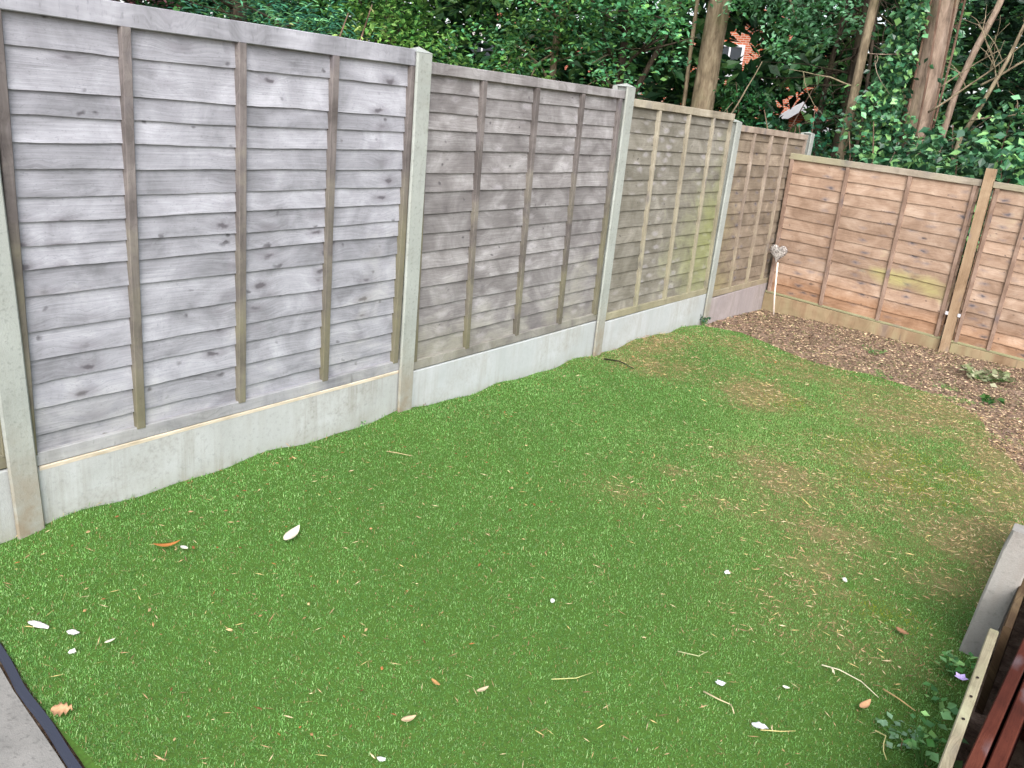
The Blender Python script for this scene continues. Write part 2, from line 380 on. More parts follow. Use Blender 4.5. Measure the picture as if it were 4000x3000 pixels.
# dry / mossy patches of the lawn (x, y, radius x, radius y, strength, kind)
DRY = [(1.32, 1.84, .18, .14, .25), (.67, 3.97, .3, .35, .45), (1.18, 3.9, .3, .3, .9), (1.77, 2.64, .22, .24, .8), (2.18, 2.18, .25, .2, .75), (2.5, 2.58, .25, .2, .8),
       (2.66, 2.8, .2, .3, .9), (2.23, 1.83, .2, .18, .6), (2.48, 3.36, .25, .3, .8), (1.99, 3.3, .35, .4, .5), (1.53, 2.77, .2, .2, .55), (1.67, 2.1, .25, .2, .3), (1.42, 2.24, .12, .1, .5),
       (.15, 4.3, .3, .7, .5), (.4, 3.8, .3, .25, .5), (2.5, 2.15, .2, .2, .5), (2.68, 2.6, .1, .5, .6), (.5, 5.0, .5, .35, .4), (1.5, 4.7, .9, .3, .45), (2.1, 4.3, .5, .5, .75), (2.5, 4.0, .25, .5, .95), (2.62, 3.4, .2, .9, .6), (2.1, 4.75, .6, .3, .8), (.9, 4.9, .5, .3, .5), (2.35, 1.5, .35, .25, .3), (2.3, 2.9, .5, .6, .45), (1.9, 2.4, .5, .5, .3)]
def dry(x, y):
    d = np.zeros_like(x)
    for (a, b, rx, ry, s) in DRY: d = np.maximum(d, s * np.exp(-(((x - a) / rx) ** 2 + ((y - b) / ry) ** 2)))
    n = wavy(x * 5 + wavy(y * 3, 31, .5), 13, .5) + wavy(x * 9 + y * 4, 3, .5) + wavy(y * 11 - x * 5, 4, .5) + wavy((x + y) * 23, 8, .5) + wavy(x * 41 - y * 17, 18, .45) + wavy(y * 37 + x * 21, 19, .45)
    return np.clip(d * (1.1 + .9 * n), 0, 1)
YEL = [(1.3, 3.92, .14, .12), (2.05, 3.47, .25, .16), (2.45, 3.41, .2, .15), (2.43, 1.73, .09, .07), (2.2, 3.1, .25, .2)]
def yel(x, y):
    d = np.zeros_like(x)
    for (a, b, rx, ry) in YEL: d = np.maximum(d, np.exp(-(((x - a) / rx) ** 2 + ((y - b) / ry) ** 2)))
    return d
lx = np.linspace(.002, 2.76, 130); vv = np.linspace(0, 1, 300)
LX, VV = np.meshgrid(lx, vv); LY = patio_edge(LX) + .006 + VV * (edge_y(LX) - patio_edge(LX) - .006)
LX2 = LX.copy(); 
LZ = turfz(LX, LY)
i, j = np.meshgrid(np.arange(len(vv) - 1), np.arange(len(lx) - 1), indexing='ij'); k = i * len(lx) + j
Fq = np.stack([k, k + 1, k + 1 + len(lx), k + len(lx)], -1).reshape(-1, 4)
TD = np.clip(dry(LX.ravel(), LY.ravel()) * .5, 0, .42)[:, None]; TC = (1 - TD) * np.array(srgb(76, 110, 46)) + TD * np.array(srgb(160, 134, 106))
setp(npmesh('lawn', np.stack([LX2, LY, LZ], -1).reshape(-1, 3), Fq, M_TURF, smooth=True, col=TC), kind='structure')

# grass blades
N = 480000
u = rng.random(N); x = .012 + rng.random(N) * 2.75
yy0, yy1 = -.45, 5.6
# more blades close to the viewer
t_ = rng.random(N); y = yy0 + (yy1 - yy0) * (t_ ** 1.25)
ok = (y > patio_edge(x) + .002) & (y < edge_y(x) + rng.normal(-.02, .06, N)); x, y = x[ok], y[ok]
xe = 1.2 + rng.random(60000) * 1.6; ye = edge_y(xe) + rng.random(60000) ** 1.5 * .55; tf = wavy(xe * 9 + ye * 3, 51, .6) + wavy(ye * 11 - xe * 4, 52, .6) + .25 * (xe - 2); ke = (tf > .28) & (rng.random(60000) < .8); x = np.concatenate([x, xe[ke]]); y = np.concatenate([y, ye[ke]])
dd = dry(x, y); keep = rng.random(len(x)) > dd * .5; x, y, dd = x[keep], y[keep], dd[keep]
n = len(x); z = turfz(x, y) - .002 - .012 * (y > edge_y(x))
az = rng.random(n) * 6.283; lean = np.abs(rng.normal(.75, .4, n)); L = rng.uniform(.005, .013, n) * (1 - .35 * dd) * (1 + 1.3 * (x < .03) * rng.random(n)) * (1 + .8 * (rng.random(n) < .03))
wd = rng.uniform(.0007, .0013, n) * (1 + y * .12)
dirx, diry = np.cos(az), np.sin(az)
ws = np.stack([-diry, dirx, np.zeros(n)], 1) * wd[:, None]
base = np.stack([x, y, z], 1)
mid = base + np.stack([dirx * np.sin(lean * .5), diry * np.sin(lean * .5), np.cos(lean * .5)], 1) * (L * .55)[:, None]
tip = mid + np.stack([dirx * np.sin(lean * 1.5), diry * np.sin(lean * 1.5), np.cos(lean * 1.5)], 1) * (L * .5)[:, None]
V = np.stack([base - ws, base + ws, mid + ws * .85, mid - ws * .85, tip + ws * .2, tip - ws * .2], 1).reshape(-1, 3)
b6 = np.arange(n)[:, None] * 6
Fq = np.concatenate([b6 + np.array([[0, 1, 2, 3]]), b6 + np.array([[3, 2, 4, 5]])])
g_a, g_b, g_c = np.array(srgb(88, 142, 68)), np.array(srgb(136, 182, 104)), np.array(srgb(172, 206, 140))
r1 = rng.random(n)[:, None]; c = g_a * (1 - r1) + g_b * r1
mm = (rng.random(n) < .14)[:, None]; c = np.where(mm, g_c, c)
tuft = 1 + .26 * np.sin(x * 61 + 3 * np.sin(y * 47)) * np.sin(y * 73 + 2 * np.sin(x * 39)); c = c * tuft[:, None]
big = .90 + .16 * wavy(x * 1.7 + 2, 21) + .14 * wavy(y * 1.9 + x, 22); c = c * np.clip(big, .6, 1.2)[:, None]
pale = .6 * np.clip(np.exp(-((x - 1.9) / .9) ** 2 - ((y - 3.3) / 1.7) ** 2) * (1 + .5 * wavy(x * 3 + y, 61) + .4 * wavy(y * 5 - x * 2, 62)), 0, 1)[:, None]; c = c * (1 - pale) + np.array(srgb(166, 200, 122)) * pale  # brighter light over the mid-right lawn, painted into the blades as a paler green
tan = np.array(srgb(176, 150, 108)) * (.55 + .6 * rng.random(n))[:, None]
isT = (rng.random(n) < .05 + .7 * dd)[:, None]; c = np.where(isT, tan, c)
ys = yel(x, y) * .7; isY = (rng.random(n) < ys)[:, None]; c = np.where(isY, np.array(srgb(150, 156, 50)) * (.7 + .5 * rng.random(n))[:, None], c)
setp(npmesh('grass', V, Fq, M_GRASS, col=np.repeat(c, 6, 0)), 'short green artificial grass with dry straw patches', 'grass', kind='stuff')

# ------------------------------------------------------------ patio and edging
mb = MB()
sx0 = [-.6, .28, 1.18, 2.1, 3.4]
setx = np.linspace(-.8, 3.4, 30)
pts_t = [(a, float(patio_edge(a)) - .028) for a in setx]
V = []; 
for (a, b) in pts_t: V += [(a, b, .018), (a, -3.2, .018), (a, b, -.1)]
Q = []
for k in range(len(pts_t) - 1): o = k * 3; Q += [(o, o + 1, o + 4, o + 3), (o, o + 3, o + 5, o + 2)]
o_ = mb.add(V, Q).build('patio', M_PATIO); setp(o_, kind='structure')
mb = MB(); V = []; Q = []
for a in np.linspace(-.3, 3.3, 60):
    b = float(patio_edge(a)) + .002 * math.sin(a * 21); V += [(a, b - .022, .016), (a, b - .018, .024), (a, b - .002, .027), (a, b + .004, -.02)]
for k in range(59):
    o = k * 4; Q += [(o + q, o + q + 1, o + q + 5, o + q + 4) for q in range(3)]
o_ = mb.add(V, Q, col=srgb(50, 54, 66)).build('lawn_edging', M_BLACK)
setp(o_, 'dark plastic edging strip between the stone patio and the lawn', 'edging')

# ------------------------------------------------------------ lap panels
def quadmap(P00, P10, P01, P11, out):
    """local (s in 0..1, t in 0..1, depth) -> world offset; out = unit vector towards the viewer"""
    P00, P10, P01, P11, out = map(np.array, (P00, P10, P01, P11, out))
    def f(s, t, d):
        s = np.asarray(s, float)[..., None]; t = np.asarray(t, float)[..., None]; d = np.asarray(d, float)[..., None]
        return (1 - s) * (1 - t) * P00 + s * (1 - t) * P10 + (1 - s) * t * P01 + s * t * P11 + d * out
    return f
def gbox(mb, f, s0, s1, t0, t1, d0, d1, W, H, ns=1, nt=1, rnd=0., horiz=True, tint=.5, lev=.5, seed=1, tap=0.):
    """a timber of the panel frame: swept box with slightly uneven edges"""
    S = np.linspace(s0, s1, ns + 1) if horiz else np.linspace(t0, t1, nt + 1)
    n = len(S); r = np.random.default_rng(seed)
    V = []; UV = []
    e1 = wavy(S * (W if horiz else H), seed, rnd); e2 = wavy(S * (W if horiz else H), seed + 1, rnd); ed = wavy(S * (W if horiz else H), seed + 2, rnd)
    c_ = .0025
    for k in range(n):
        if horiz: prof = [(S[k], t0 + e1[k] / H, d0), (S[k], t0 + e1[k] / H, d1 - c_ + ed[k]), (S[k], t0 + (e1[k] + c_) / H, d1 + ed[k]), (S[k], t1 + (e2[k] - c_) / H, d1 + ed[k]), (S[k], t1 + e2[k] / H, d1 - c_ + ed[k]), (S[k], t1 + e2[k] / H, d0)]
        else: prof = [(s0 + e1[k] / W, S[k], d0), (s0 + e1[k] / W, S[k], d1 - c_ + ed[k]), (s0 + (e1[k] + c_) / W, S[k], d1 + ed[k]), (s1 + (e2[k] - c_) / W, S[k], d1 + ed[k]), (s1 + e2[k] / W, S[k], d1 - c_ + ed[k]), (s1 + e2[k] / W, S[k], d0)]
        for q, p in enumerate(prof):
            V.append(f(*p)); UV.append((S[k] * (W if horiz else H) + seed * 1.37, q * .012 + seed * .77))
    Q = []
    for k in range(n - 1):
        for q in range(6): Q.append((k * 6 + q, k * 6 + (q + 1) % 6, k * 6 + 6 + (q + 1) % 6, k * 6 + 6 + q))
    Q += [(0, 1, 2, 3), (0, 3, 4, 5), ((n - 1) * 6 + 3, (n - 1) * 6 + 2, (n - 1) * 6 + 1, (n - 1) * 6), ((n - 1) * 6 + 5, (n - 1) * 6 + 4, (n - 1) * 6 + 3, (n - 1) * 6)]
    V = np.array(V); C = np.zeros((len(V), 3)); C[:, 0] = tint; C[:, 1] = (seed * .173) % 1
    C[:, 2] = lev if not callable(lev) else [lev(v) for v in V]
    mb.add(V, Q, uv=UV, col=C); return mb
def lap_panel(label, corners, out, bounds, battens, mslat, mbat, seed, group, wave=.006, lev=None, railh=.05, botrail=.05, bw=.034, mrail=None, name='fence_panel', brightness=None):
    base = (np.array(corners[0]) + np.array(corners[1])) / 2
    E = empty(name, tuple(base), label, 'fence panel', group)
    P = [np.array(c_) - base for c_ in corners]
    f = quadmap(P[0], P[1], P[2], P[3], out)
    W = np.linalg.norm(P[1] - P[0]); H = np.linalg.norm(P[2] - P[0])
    r = np.random.default_rng(seed)
    lv = (lambda v: .5) if lev is None else (lambda v: lev(v + base))
    mb = MB(); n = 90; s = np.linspace(.004, .996, n)
    # bounds: lower edges of the boards as fractions of the height, from the top down
    tops = [1 - .012 / H] + list(bounds)
    tvar = r.random(len(bounds) + 1)
    for k, tb in enumerate(list(bounds)):
        tt = tops[k] + (.022 / H if k else 0)
        dr = r.uniform(-.003, .003)
        last = k == len(bounds) - 1
        wlow = (wavy(s * W, seed * 50 + k, wave) + wave * .35 * np.clip(wavy(s * W * 9, seed * 70 + k, 1.), -.2, 1) + dr) / H if not last else 0 * s
        warp = wavy(s * W, seed * 50 + k + 999, .0009)
        d_t, d_b = .0012, .0125
        lowt = tb + wlow
        up = np.full(n, tt)
        rows = [(lowt, d_b - .0075 + warp), (lowt, d_b + warp), (lowt + .35 * (up - lowt), d_b - .0038 + warp * .8), (lowt + .7 * (up - lowt), d_b - .0080 + warp * .5), (up, d_t + 0 * s), (up, d_t - .006 + 0 * s)]
        V = np.concatenate([f(s, a, b) for a, b in rows])
        hh = (tt - tb) * H; loc = [0, 0.002, .35 * hh, .7 * hh, hh, hh]
        jit = r.uniform(-.05, .05)
        UV = np.concatenate([np.stack([s * W + jit + seed * 5.1, np.full(n, q)], 1) for q in loc])
        C = np.zeros((len(V), 3)); C[:, 0] = tvar[k]; C[:, 1] = (k * .085 + seed * .3) % 7 * .3; C[:, 2] = [lv(v) for v in V]
        Q = []
        for a in range(6):
            b = (a + 1) % 6; i0 = np.arange(n - 1)
            Q.append(np.stack([a * n + i0, a * n + i0 + 1, b * n + i0 + 1, b * n + i0], 1))
        Q = np.vstack(Q)[:, ::-1]
        ends = [[0, n, 2 * n, 5 * n], [2 * n, 3 * n, 4 * n, 5 * n], [n - 1, 6 * n - 1, 3 * n - 1, 2 * n - 1], [3 * n - 1, 6 * n - 1, 5 * n - 1, 4 * n - 1]]
        mb.add(V, np.vstack([Q, ends]), uv=UV, col=C)
    mb.build('slats', mslat, E)
    mr = mrail or mbat
    gbox(MB(), f, 0, 1, 1 - railh / H, 1, -.022, .028, W, H, 30, 1, .003, True, .75, .5, seed + 3).build('top_rail', mr, E, lab=None)
    gbox(MB(), f, 0, 1, 0, botrail / H, -.020, .027, W, H, 30, 1, .002, True, .5, .8, seed + 5).build('bottom_rail', mr, E)
    for k, b in enumerate(battens):
        gbox(MB(), f, b - bw / 2 / W, b + bw / 2 / W, (botrail - .006) / H, 1 - (railh + .001) / H, .0, .030 + .001 * (k % 3), W, H, 1, 20, .0022, False, .35 + .3 * r.random(), lambda v: .75 - .35 * (v[2] / H), seed + 11 + 7 * k).build('batten', mbat, E)
        gbox(MB(), f, b - bw / 2 / W, b + bw / 2 / W, (botrail - .006) / H, 1 - (railh + .001) / H, -.034, -.0085, W, H, 1, 4, .001, False, .4, .5, seed + 31 + 7 * k).build('batten', mbat, E)
    return E
def fr(zs, z0, z1): return [(q - z0) / (z1 - z0) for q in zs]
OUT = (1, 0, 0)
GP = 'lapped timber panels of the long fence'
def corners_left(y0, y1, zb, zt, sh=0., zt2=None, zb2=None):
    return [(0, y0, zb), (0, y1, zb2 if zb2 is not None else zb), (0, y0 + sh, zt), (0, y1 + sh, zt2 if zt2 is not None else zt)]
# panel at the left edge of the frame (mostly hidden by the near post)
lap_panel('grey lapped panel cut off by the left edge, left of the nearest concrete post', corners_left(-1.93, -.062, .27, 1.78), OUT,
          fr([1.6, 1.47, 1.37, 1.26, 1.15, 1.05, .95, .85, .74, .64, .53, .43, .33, .29], .27, 1.78), [.02, .26, .5, .74, .978], M_P1, M_BAT, 41, GP)
z0, z1 = .245, 1.748
lap_panel('large pale grey lapped panel nearest the viewer with wide wavy boards', corners_left(-.06, 1.765, z0, z1), OUT,
          fr([1.587, 1.463, 1.394, 1.309, 1.228, 1.146, 1.063, .994, .917, .828, .712, .622, .539, .446, .354, .255], z0, z1),
          [.018, (.365 + .06) / 1.825, (.81 + .06) / 1.825, (1.262 + .06) / 1.825, (1.718 + .06) / 1.825], M_P1, M_BAT, 1, GP, wave=.007, lev=lambda v: .75 - .3 * v[2], railh=.07, mrail=M_P1)
z0, z1 = .222, 1.705
lap_panel('grey brown lapped panel right of the tall middle post', corners_left(1.825, 3.70, z0, z1, -.05), OUT,
          fr([1.575, 1.488, 1.413, 1.312, 1.211, 1.12, 1.015, .92, .828, .744, .65, .54, .449, .365, .23], z0, z1),
          [.02, (2.285 - 1.825) / 1.875, (2.75 - 1.825) / 1.875, (3.218 - 1.825) / 1.875, .975], M_P2, M_BAT, 2, GP, wave=.005, lev=lambda v: .95 - .65 * v[2], mrail=M_P2)
z0, z1 = .200, 1.667
lap_panel('lapped panel greened by algae, third from the viewer', corners_left(3.765, 5.53, z0, z1, -.09, 1.65, .19), OUT,
          fr([1.551, 1.458, 1.354, 1.257, 1.158, 1.058, .948, .84, .735, .63, .525, .42, .32, .21], z0, z1),
          [.02, (4.245 - 3.765) / 1.765, (4.715 - 3.765) / 1.765, (5.15 - 3.765) / 1.765, .975], M_P3, M_BAT3, 3, GP, wave=.004, lev=lambda v: .3 + .35 * (v[1] - 3.8) - .3 * abs(v[2] - .55), bw=.03)
z0, z1 = .142, 1.576
lap_panel('narrow looking brown green lapped panel running into the far corner', corners_left(5.60, 7.42, z0, z1, -.08, 1.545, .12), OUT,
          fr([1.47, 1.37, 1.27, 1.165, 1.06, .955, .85, .745, .64, .54, .44, .34, .24, .155], z0, z1),
          [.02, (6.03 - 5.6) / 1.82, (6.44 - 5.6) / 1.82, (6.84 - 5.6) / 1.82, .975], M_P4, M_BAT4, 4, GP, wave=.004, lev=lambda v: .75 - .4 * (v[1] - 5.6) - .2 * v[2], bw=.03)
# far fence, facing the viewer
OUTF = (0, -1, 0); GF = 'tan lapped panels of the far fence'
zr = [1.192, 1.096, .995, .894, .788, .681, .574, .471, .363, .258, .149, .045]
lap_panel('pinkish tan lapped panel with a yellow green algae patch near its lower right', [(.035, 7.0, .036), (1.672, 7.0, -.043), (.0, 7.0, 1.372), (1.662, 7.0, 1.350)], OUTF,
          fr(zr, .036, 1.372), [.02, .335, .66, .975], M_P5, M_BAT5, 5, GF, wave=.008, mrail=M_RAIL5, railh=.055, botrail=.02, bw=.032,
          lev=lambda v: .44 - .32 * max(0, min(1, (.36 - v[2]) / .25)) + .44 * math.exp(-((v[0] - 1.38) / .32) ** 2 - ((v[2] - .36) / .16) ** 2) + .22 * math.exp(-((v[0] - 1.0) / .3) ** 2 - ((v[2] - .42) / .06) ** 2))
lap_panel('tan lapped panel right of the timber post, cut off by the right edge', [(1.762, 7.0, -.05), (3.56, 7.0, -.12), (1.752, 7.0, 1.345), (3.55, 7.0, 1.29)], OUTF,
          fr([1.19, 1.08, .975, .87, .765, .66, .555, .45, .345, .24, .135, .04, -.04], -.05, 1.345), [.02, (2.06 - 1.762) / 1.8, .5, .75, .975], M_P5, M_BAT5, 6, GF, wave=.008, mrail=M_RAIL5, railh=.05, botrail=.02, bw=.032, lev=lambda v: .44 - .3 * max(0, min(1, (.3 - v[2]) / .3)))

# ------------------------------------------------------------ concrete gravel boards
def gravel_board(label, y0, y1, ztop, mat, seed, group='concrete gravel boards under the fence'):
    E = empty('gravel_board', (0, (y0 + y1) / 2, ztop - .3), label, 'gravel board', group)
    n = 40; s = np.linspace(-(y1 - y0) / 2, (y1 - y0) / 2, n)
    w = wavy(s, seed, .0012)
    rows = [(-.024, .0), (.026, .0), (.026, .292), (.022, .299), (-.020, .299), (-.024, .295)]
    V = np.concatenate([np.stack([np.full(n, a) + (w if a > 0 else 0), s, np.full(n, b)], 1) for a, b in rows])
    Q = []; i0 = np.arange(n - 1)
    for a in range(6):
        b = (a + 1) % 6; Q.append(np.stack([a * n + i0, b * n + i0, b * n + i0 + 1, a * n + i0 + 1], 1))
    Q = np.vstack(Q)[:, ::-1]
    ends = [[0, n, 2 * n, 5 * n], [2 * n, 3 * n, 4 * n, 5 * n], [n - 1, 6 * n - 1, 3 * n - 1, 2 * n - 1], [3 * n - 1, 6 * n - 1, 5 * n - 1, 4 * n - 1]]
    MB().add(V, np.vstack([Q, ends])).build('board', mat, E)
    return E
def ledge(E, y0, y1):
    # pale dirty ledge along the top edge
    n = 50; s = np.linspace(-(y1 - y0) / 2, (y1 - y0) / 2, n); w = wavy(s * 3, 9, .002)
    rows = [(.0275, .288 + w), (.0285, .300 + 0 * w), (.0265, .303 + 0 * w), (-.01, .303 + 0 * w)]
    V = np.concatenate([np.stack([np.full(n, a), s, b], 1) for a, b in rows]); i0 = np.arange(n - 1); Q = []
    for a in range(3): Q.append(np.stack([a * n + i0, (a + 1) * n + i0, (a + 1) * n + i0 + 1, a * n + i0 + 1], 1))
    MB().add(V, np.vstack(Q)).build('ledge', M_LEDGE, E, lab='cream coloured dirty top edge')
gravel_board('gravel board at the left edge of the photo, left of the nearest post', -1.9, -.068, .265, M_BOARD1, 1)
gb = gravel_board('stained gravel board with a cream top edge under the nearest panel', -.045, 1.783, .241, M_BOARD1, 2); ledge(gb, -.02, 1.735)
gravel_board('clean pale gravel board between the first and second capped posts', 1.807, 3.717, .218, M_BOARD2, 3)
gravel_board('pale grey gravel board below the algae covered panel', 3.743, 5.553, .193, M_BOARD2, 4)
gravel_board('brownish damp gravel board ending in the far corner', 5.577, 7.40, .132, M_BOARD4, 5)

# ------------------------------------------------------------ concrete posts
def concrete_post(label, y0, y1, ztop, zbot, lean, cap=.03, seed=0):
    """slotted concrete post: H section with a weathered pyramid top"""
    yc = (y0 + y1) / 2; E = empty('concrete_post', (0, yc, zbot), label, 'concrete post', 'slotted concrete posts of the long fence')
    h = (y1 - y0) / 2; H = ztop - zbot
    # outline in (x, y): H section, counter clockwise
    xf, xb, sl = .048, -.062, .027
    g0, g1 = -.030, .0365   # slot from g0 to g1 in x
    gd = .020
    o = [(xb, -h), (g0, -h), (g0, -h + gd), (g1, -h + gd), (g1, -h), (xf - .006, -h), (xf, -h + .006), (xf, h - .006), (xf - .006, h), (g1, h), (g1, h - gd), (g0, h - gd), (g0, h), (xb, h)]
    n = len(o); zs = np.linspace(-.25, H, 14); V = []
    for q, z in enumerate(zs):
        for (a, b) in o: V.append((a, b + lean * z / 1.7 + .0008 * math.sin(z * 9 + seed), z))
    Q = []
    for q in range(len(zs) - 1):
        for k in range(n): Q.append((q * n + k, q * n + (k + 1) % n, (q + 1) * n + (k + 1) % n, (q + 1) * n + k))
    mb = MB().add(V, Q)
    ly = lean * H / 1.7
    tp = [(xb, -h + ly, H), (xf, -h + ly, H), (xf, h + ly, H), (xb, h + ly, H), ((xf + xb) / 2 + .01, ly, H + cap)]
    mb.add([(a, b, H + .0015) if k < 4 else (a, b, c_) for k, (a, b, c_) in enumerate(tp)], [(0, 3, 2, 1)], [(0, 1, 4), (1, 2, 4), (2, 3, 4), (3, 0, 4)])
    mb.build('post_body', M_CPOST, E)
    return E
concrete_post('nearest concrete post with a brown stained foot at the left edge', -.104, -.012, 1.80, .02, -.06, seed=1)
concrete_post('tall capped concrete post in the middle of the long fence, beside the largest panel', 1.742, 1.842, 1.737, .0, -.022, .026, 2)
concrete_post('second capped concrete post, where the fence turns greenish', 3.678, 3.782, 1.728, -.05, -.04, .022, 3)
concrete_post('concrete post lower than the panel left of it, standing where lawn meets soil', 5.512, 5.612, 1.592, -.10, -.04, .02, 4)
concrete_post('concrete post in the far corner showing only its top', 7.425, 7.52, 1.56, -.15, -.06, .015, 5)

# ------------------------------------------------------------ far fence: timber post and kick boards
def timber_box(name, label, cat, a, b, lean, mat, seed, group=None, n=14):
    E = empty(name, ((a[0] + b[0]) / 2, (a[1] + b[1]) / 2, a[2]), label, cat, group)
    c0 = np.array([(a[0] + b[0]) / 2, (a[1] + b[1]) / 2, a[2]]); A = np.array(a) - c0; B = np.array(b) - c0
    H = B[2]
    zs = np.linspace(A[2] - .15, H, n); V = []; UV = []
    for z in zs:
        for k, (px, py) in enumerate(((A[0], A[1]), (B[0], A[1]), (B[0], B[1]), (A[0], B[1]))):
            V.append((px + lean * z + .0012 * math.sin(z * 8 + k), py, z)); UV.append((z + seed, k * .07))
    Q = [(q * 4 + k, q * 4 + (k + 1) % 4, q * 4 + 4 + (k + 1) % 4, q * 4 + 4 + k) for q in range(n - 1) for k in range(4)]
    Q.append(((n - 1) * 4, (n - 1) * 4 + 1, (n - 1) * 4 + 2, (n - 1) * 4 + 3))
    C = np.zeros((len(V), 3)); C[:] = (.6, seed * .1, .5)
    MB().add(V, Q, uv=UV, col=C).build('post_shaft', mat, E)
    return E
tp_ = timber_box('timber_post', 'brown square timber post between the two far fence panels', 'timber post', (1.688, 6.93, -.13), (1.763, 7.01, 1.445), -.010, M_TPOST, 2)
# metal clips on both sides of the post
for sx_, dx in ((-1, -.052), (1, .048)):
    MB().box((dx - .012, -.048, .32), (dx + .012, -.043, .35), col=srgb(190, 190, 195), bev=.001).build('bracket', attmat('zinc', .4, .5), tp_)
def kick(label, x0, x1, zt0, zt1, h, seed):
    E = empty('kick_board', ((x0 + x1) / 2, 6.985, (zt0 + zt1) / 2 - h), label, 'kick board', 'timber kick boards under the far fence')
    bz = (zt0 + zt1) / 2 - h; P = [np.array(p) - np.array(E.location) for p in ((x0, 6.985, zt0 - h), (x1, 6.985, zt1 - h), (x0, 6.985, zt0), (x1, 6.985, zt1))]
    f = quadmap(*P, (0, -1, 0))
    gbox(MB(), f, 0, 1, 0, 1, -.012, .014, x1 - x0, h, 30, 1, .002, True, .6, .6, seed).build('board', M_KICK, E)
kick('mossy timber kick board under the tan panel with the algae patch', .03, 1.675, .034, -.046, .22, 61)
kick('timber kick board right of the timber post, behind wilted leaves', 1.768, 3.5, -.052, -.118, .22, 64)

# ------------------------------------------------------------ low things at the right edge
E = empty('short_concrete_post', (2.735, 1.72, -.02), 'short leaning grey concrete post with a chipped slanting top at the right edge', 'concrete post')
mb = MB(); zs = [-.1, .1, .2, .3, .4, .462, .480]; V = []; n_ = 8
for q, z in enumerate(zs):
    w_ = .043 if z < .46 else .036; cx = -.002 + .07 * z
    for (a, b) in ((-w_, -w_ + .006), (-w_ + .006, -w_), (w_ - .006, -w_), (w_, -w_ + .006), (w_, w_ - .006), (w_ - .006, w_), (-w_ + .006, w_), (-w_, w_ - .006)):
        V.append((a + cx + .001 * math.sin(z * 40 + a * 60), b + .02 * z, z))
Q = [(q * 8 + k, q * 8 + (k + 1) % 8, q * 8 + 8 + (k + 1) % 8, q * 8 + 8 + k) for q in range(len(zs) - 1) for k in range(8)]
o6 = (len(zs) - 1) * 8; Q += [(o6, o6 + 1, o6 + 2, o6 + 3), (o6, o6 + 3, o6 + 4, o6 + 7), (o6 + 4, o6 + 5, o6 + 6, o6 + 7)]
mb.add(V, Q).build('post_body', M_CPOST_B, E)

def plank(mbx, p0, p1, th, zb, zt, seed, tint=.5, n=24, chew=.0):
    """board on edge from p0 to p1 (x, y), thickness th to the right"""
    p0 = np.array(p0, float); p1 = np.array(p1, float); d = p1 - p0; L = np.linalg.norm(d); d /= L; nn = np.array([d[1], -d[0]])
    s = np.linspace(0, 1, n); w = wavy(s * L, seed, .0012); wt = wavy(s * L * 2, seed + 1, .002) - np.abs(wavy(s * L * 9, seed + 2, chew))
    rows = [(0, zb), (0, zt - .004), (.003, zt), (th - .003, zt), (th, zt - .004), (th, zb)]
    V = []; UV = []
    for (a, z) in rows:
        for k in range(n):
            q = p0 + d * L * s[k] + nn * (a + w[k]); V.append((q[0], q[1], z + (wt[k] if z > zb else 0))); UV.append((s[k] * L + seed, a + z + seed * .31))
    Q = []; i0 = np.arange(n - 1)
    for a in range(6): Q.append(np.stack([a * n + i0, ((a + 1) % 6) * n + i0, ((a + 1) % 6) * n + i0 + 1, a * n + i0 + 1], 1))
    ends = [[0, n, 4 * n, 5 * n], [n, 2 * n, 3 * n, 4 * n], [n - 1, 6 * n - 1, 5 * n - 1, 2 * n - 1], [2 * n - 1, 5 * n - 1, 4 * n - 1, 3 * n - 1]]
    C = np.zeros((len(V), 3)); C[:] = (tint, seed * .07 % 1, .6)
    mbx.add(V, np.vstack(Q + [np.array(ends)]), uv=UV, col=C); return mbx
E = empty('edging_plank', (2.77, .9, 0), 'pale weathered timber plank on edge with nail holes beside the red stained fence', 'plank')
plank(MB(), (-.018, -.95), (-.012, .42), .026, -.1, .30, 71, .7, 40, .004).build('board', M_PALE, E)
mb = MB()
for (yy, zz) in ((.02, .3), (-.09, .3), (.12, .3)):
    mb = MB(); th = np.linspace(0, 6.28, 7)[:-1]; mb.add([(.0 + .004 * math.cos(a), yy + .006 * math.sin(a), .3015) for a in th] + [(.0, yy, .3035)], (), [(k, (k + 1) % 6, 6) for k in range(6)], col=srgb(40, 32, 28)).build('nail', M_BLACK, E)
E = empty('dark_plank', (2.80, 1.8, 0), 'dark brown mossy plank on edge behind the short concrete post', 'plank')
plank(MB(), (-.012, -.42), (.012, .95), .022, -.1, .29, 75, .5, 30, .003).build('board', M_DARKT, E)
E = empty('stained_fence', (2.80, .5, 0), 'low fence of dark red brown stained boards in the bottom right corner', 'fence')
dv = np.array([.0618, .998])
def sp(off, t_): return (np.array([-.001 + off, .126]) + dv * t_)
plank(MB(), sp(0, -.95), sp(0, 2.0), .030, -.1, .31, 81, .5, 40, .001).build('board', M_RED, E)
plank(MB(), sp(.037, -.95), sp(.037, 2.0), .032, -.1, .295, 84, .8, 40, .001).build('board', M_RED, E)
plank(MB(), sp(.135, -.95), sp(.135, 2.0), .03, -.1, .29, 87, .4, 40, .001).build('board', M_RED, E)
for t_ in (-.8, .7, 1.9):
    a, b = sp(.071, t_), sp(.071, t_ + .06)
    plank(MB(), a, b, .062, -.1, .2, 90 + int(t_ * 10), .3, 4).build('post_shaft', M_RED, E)

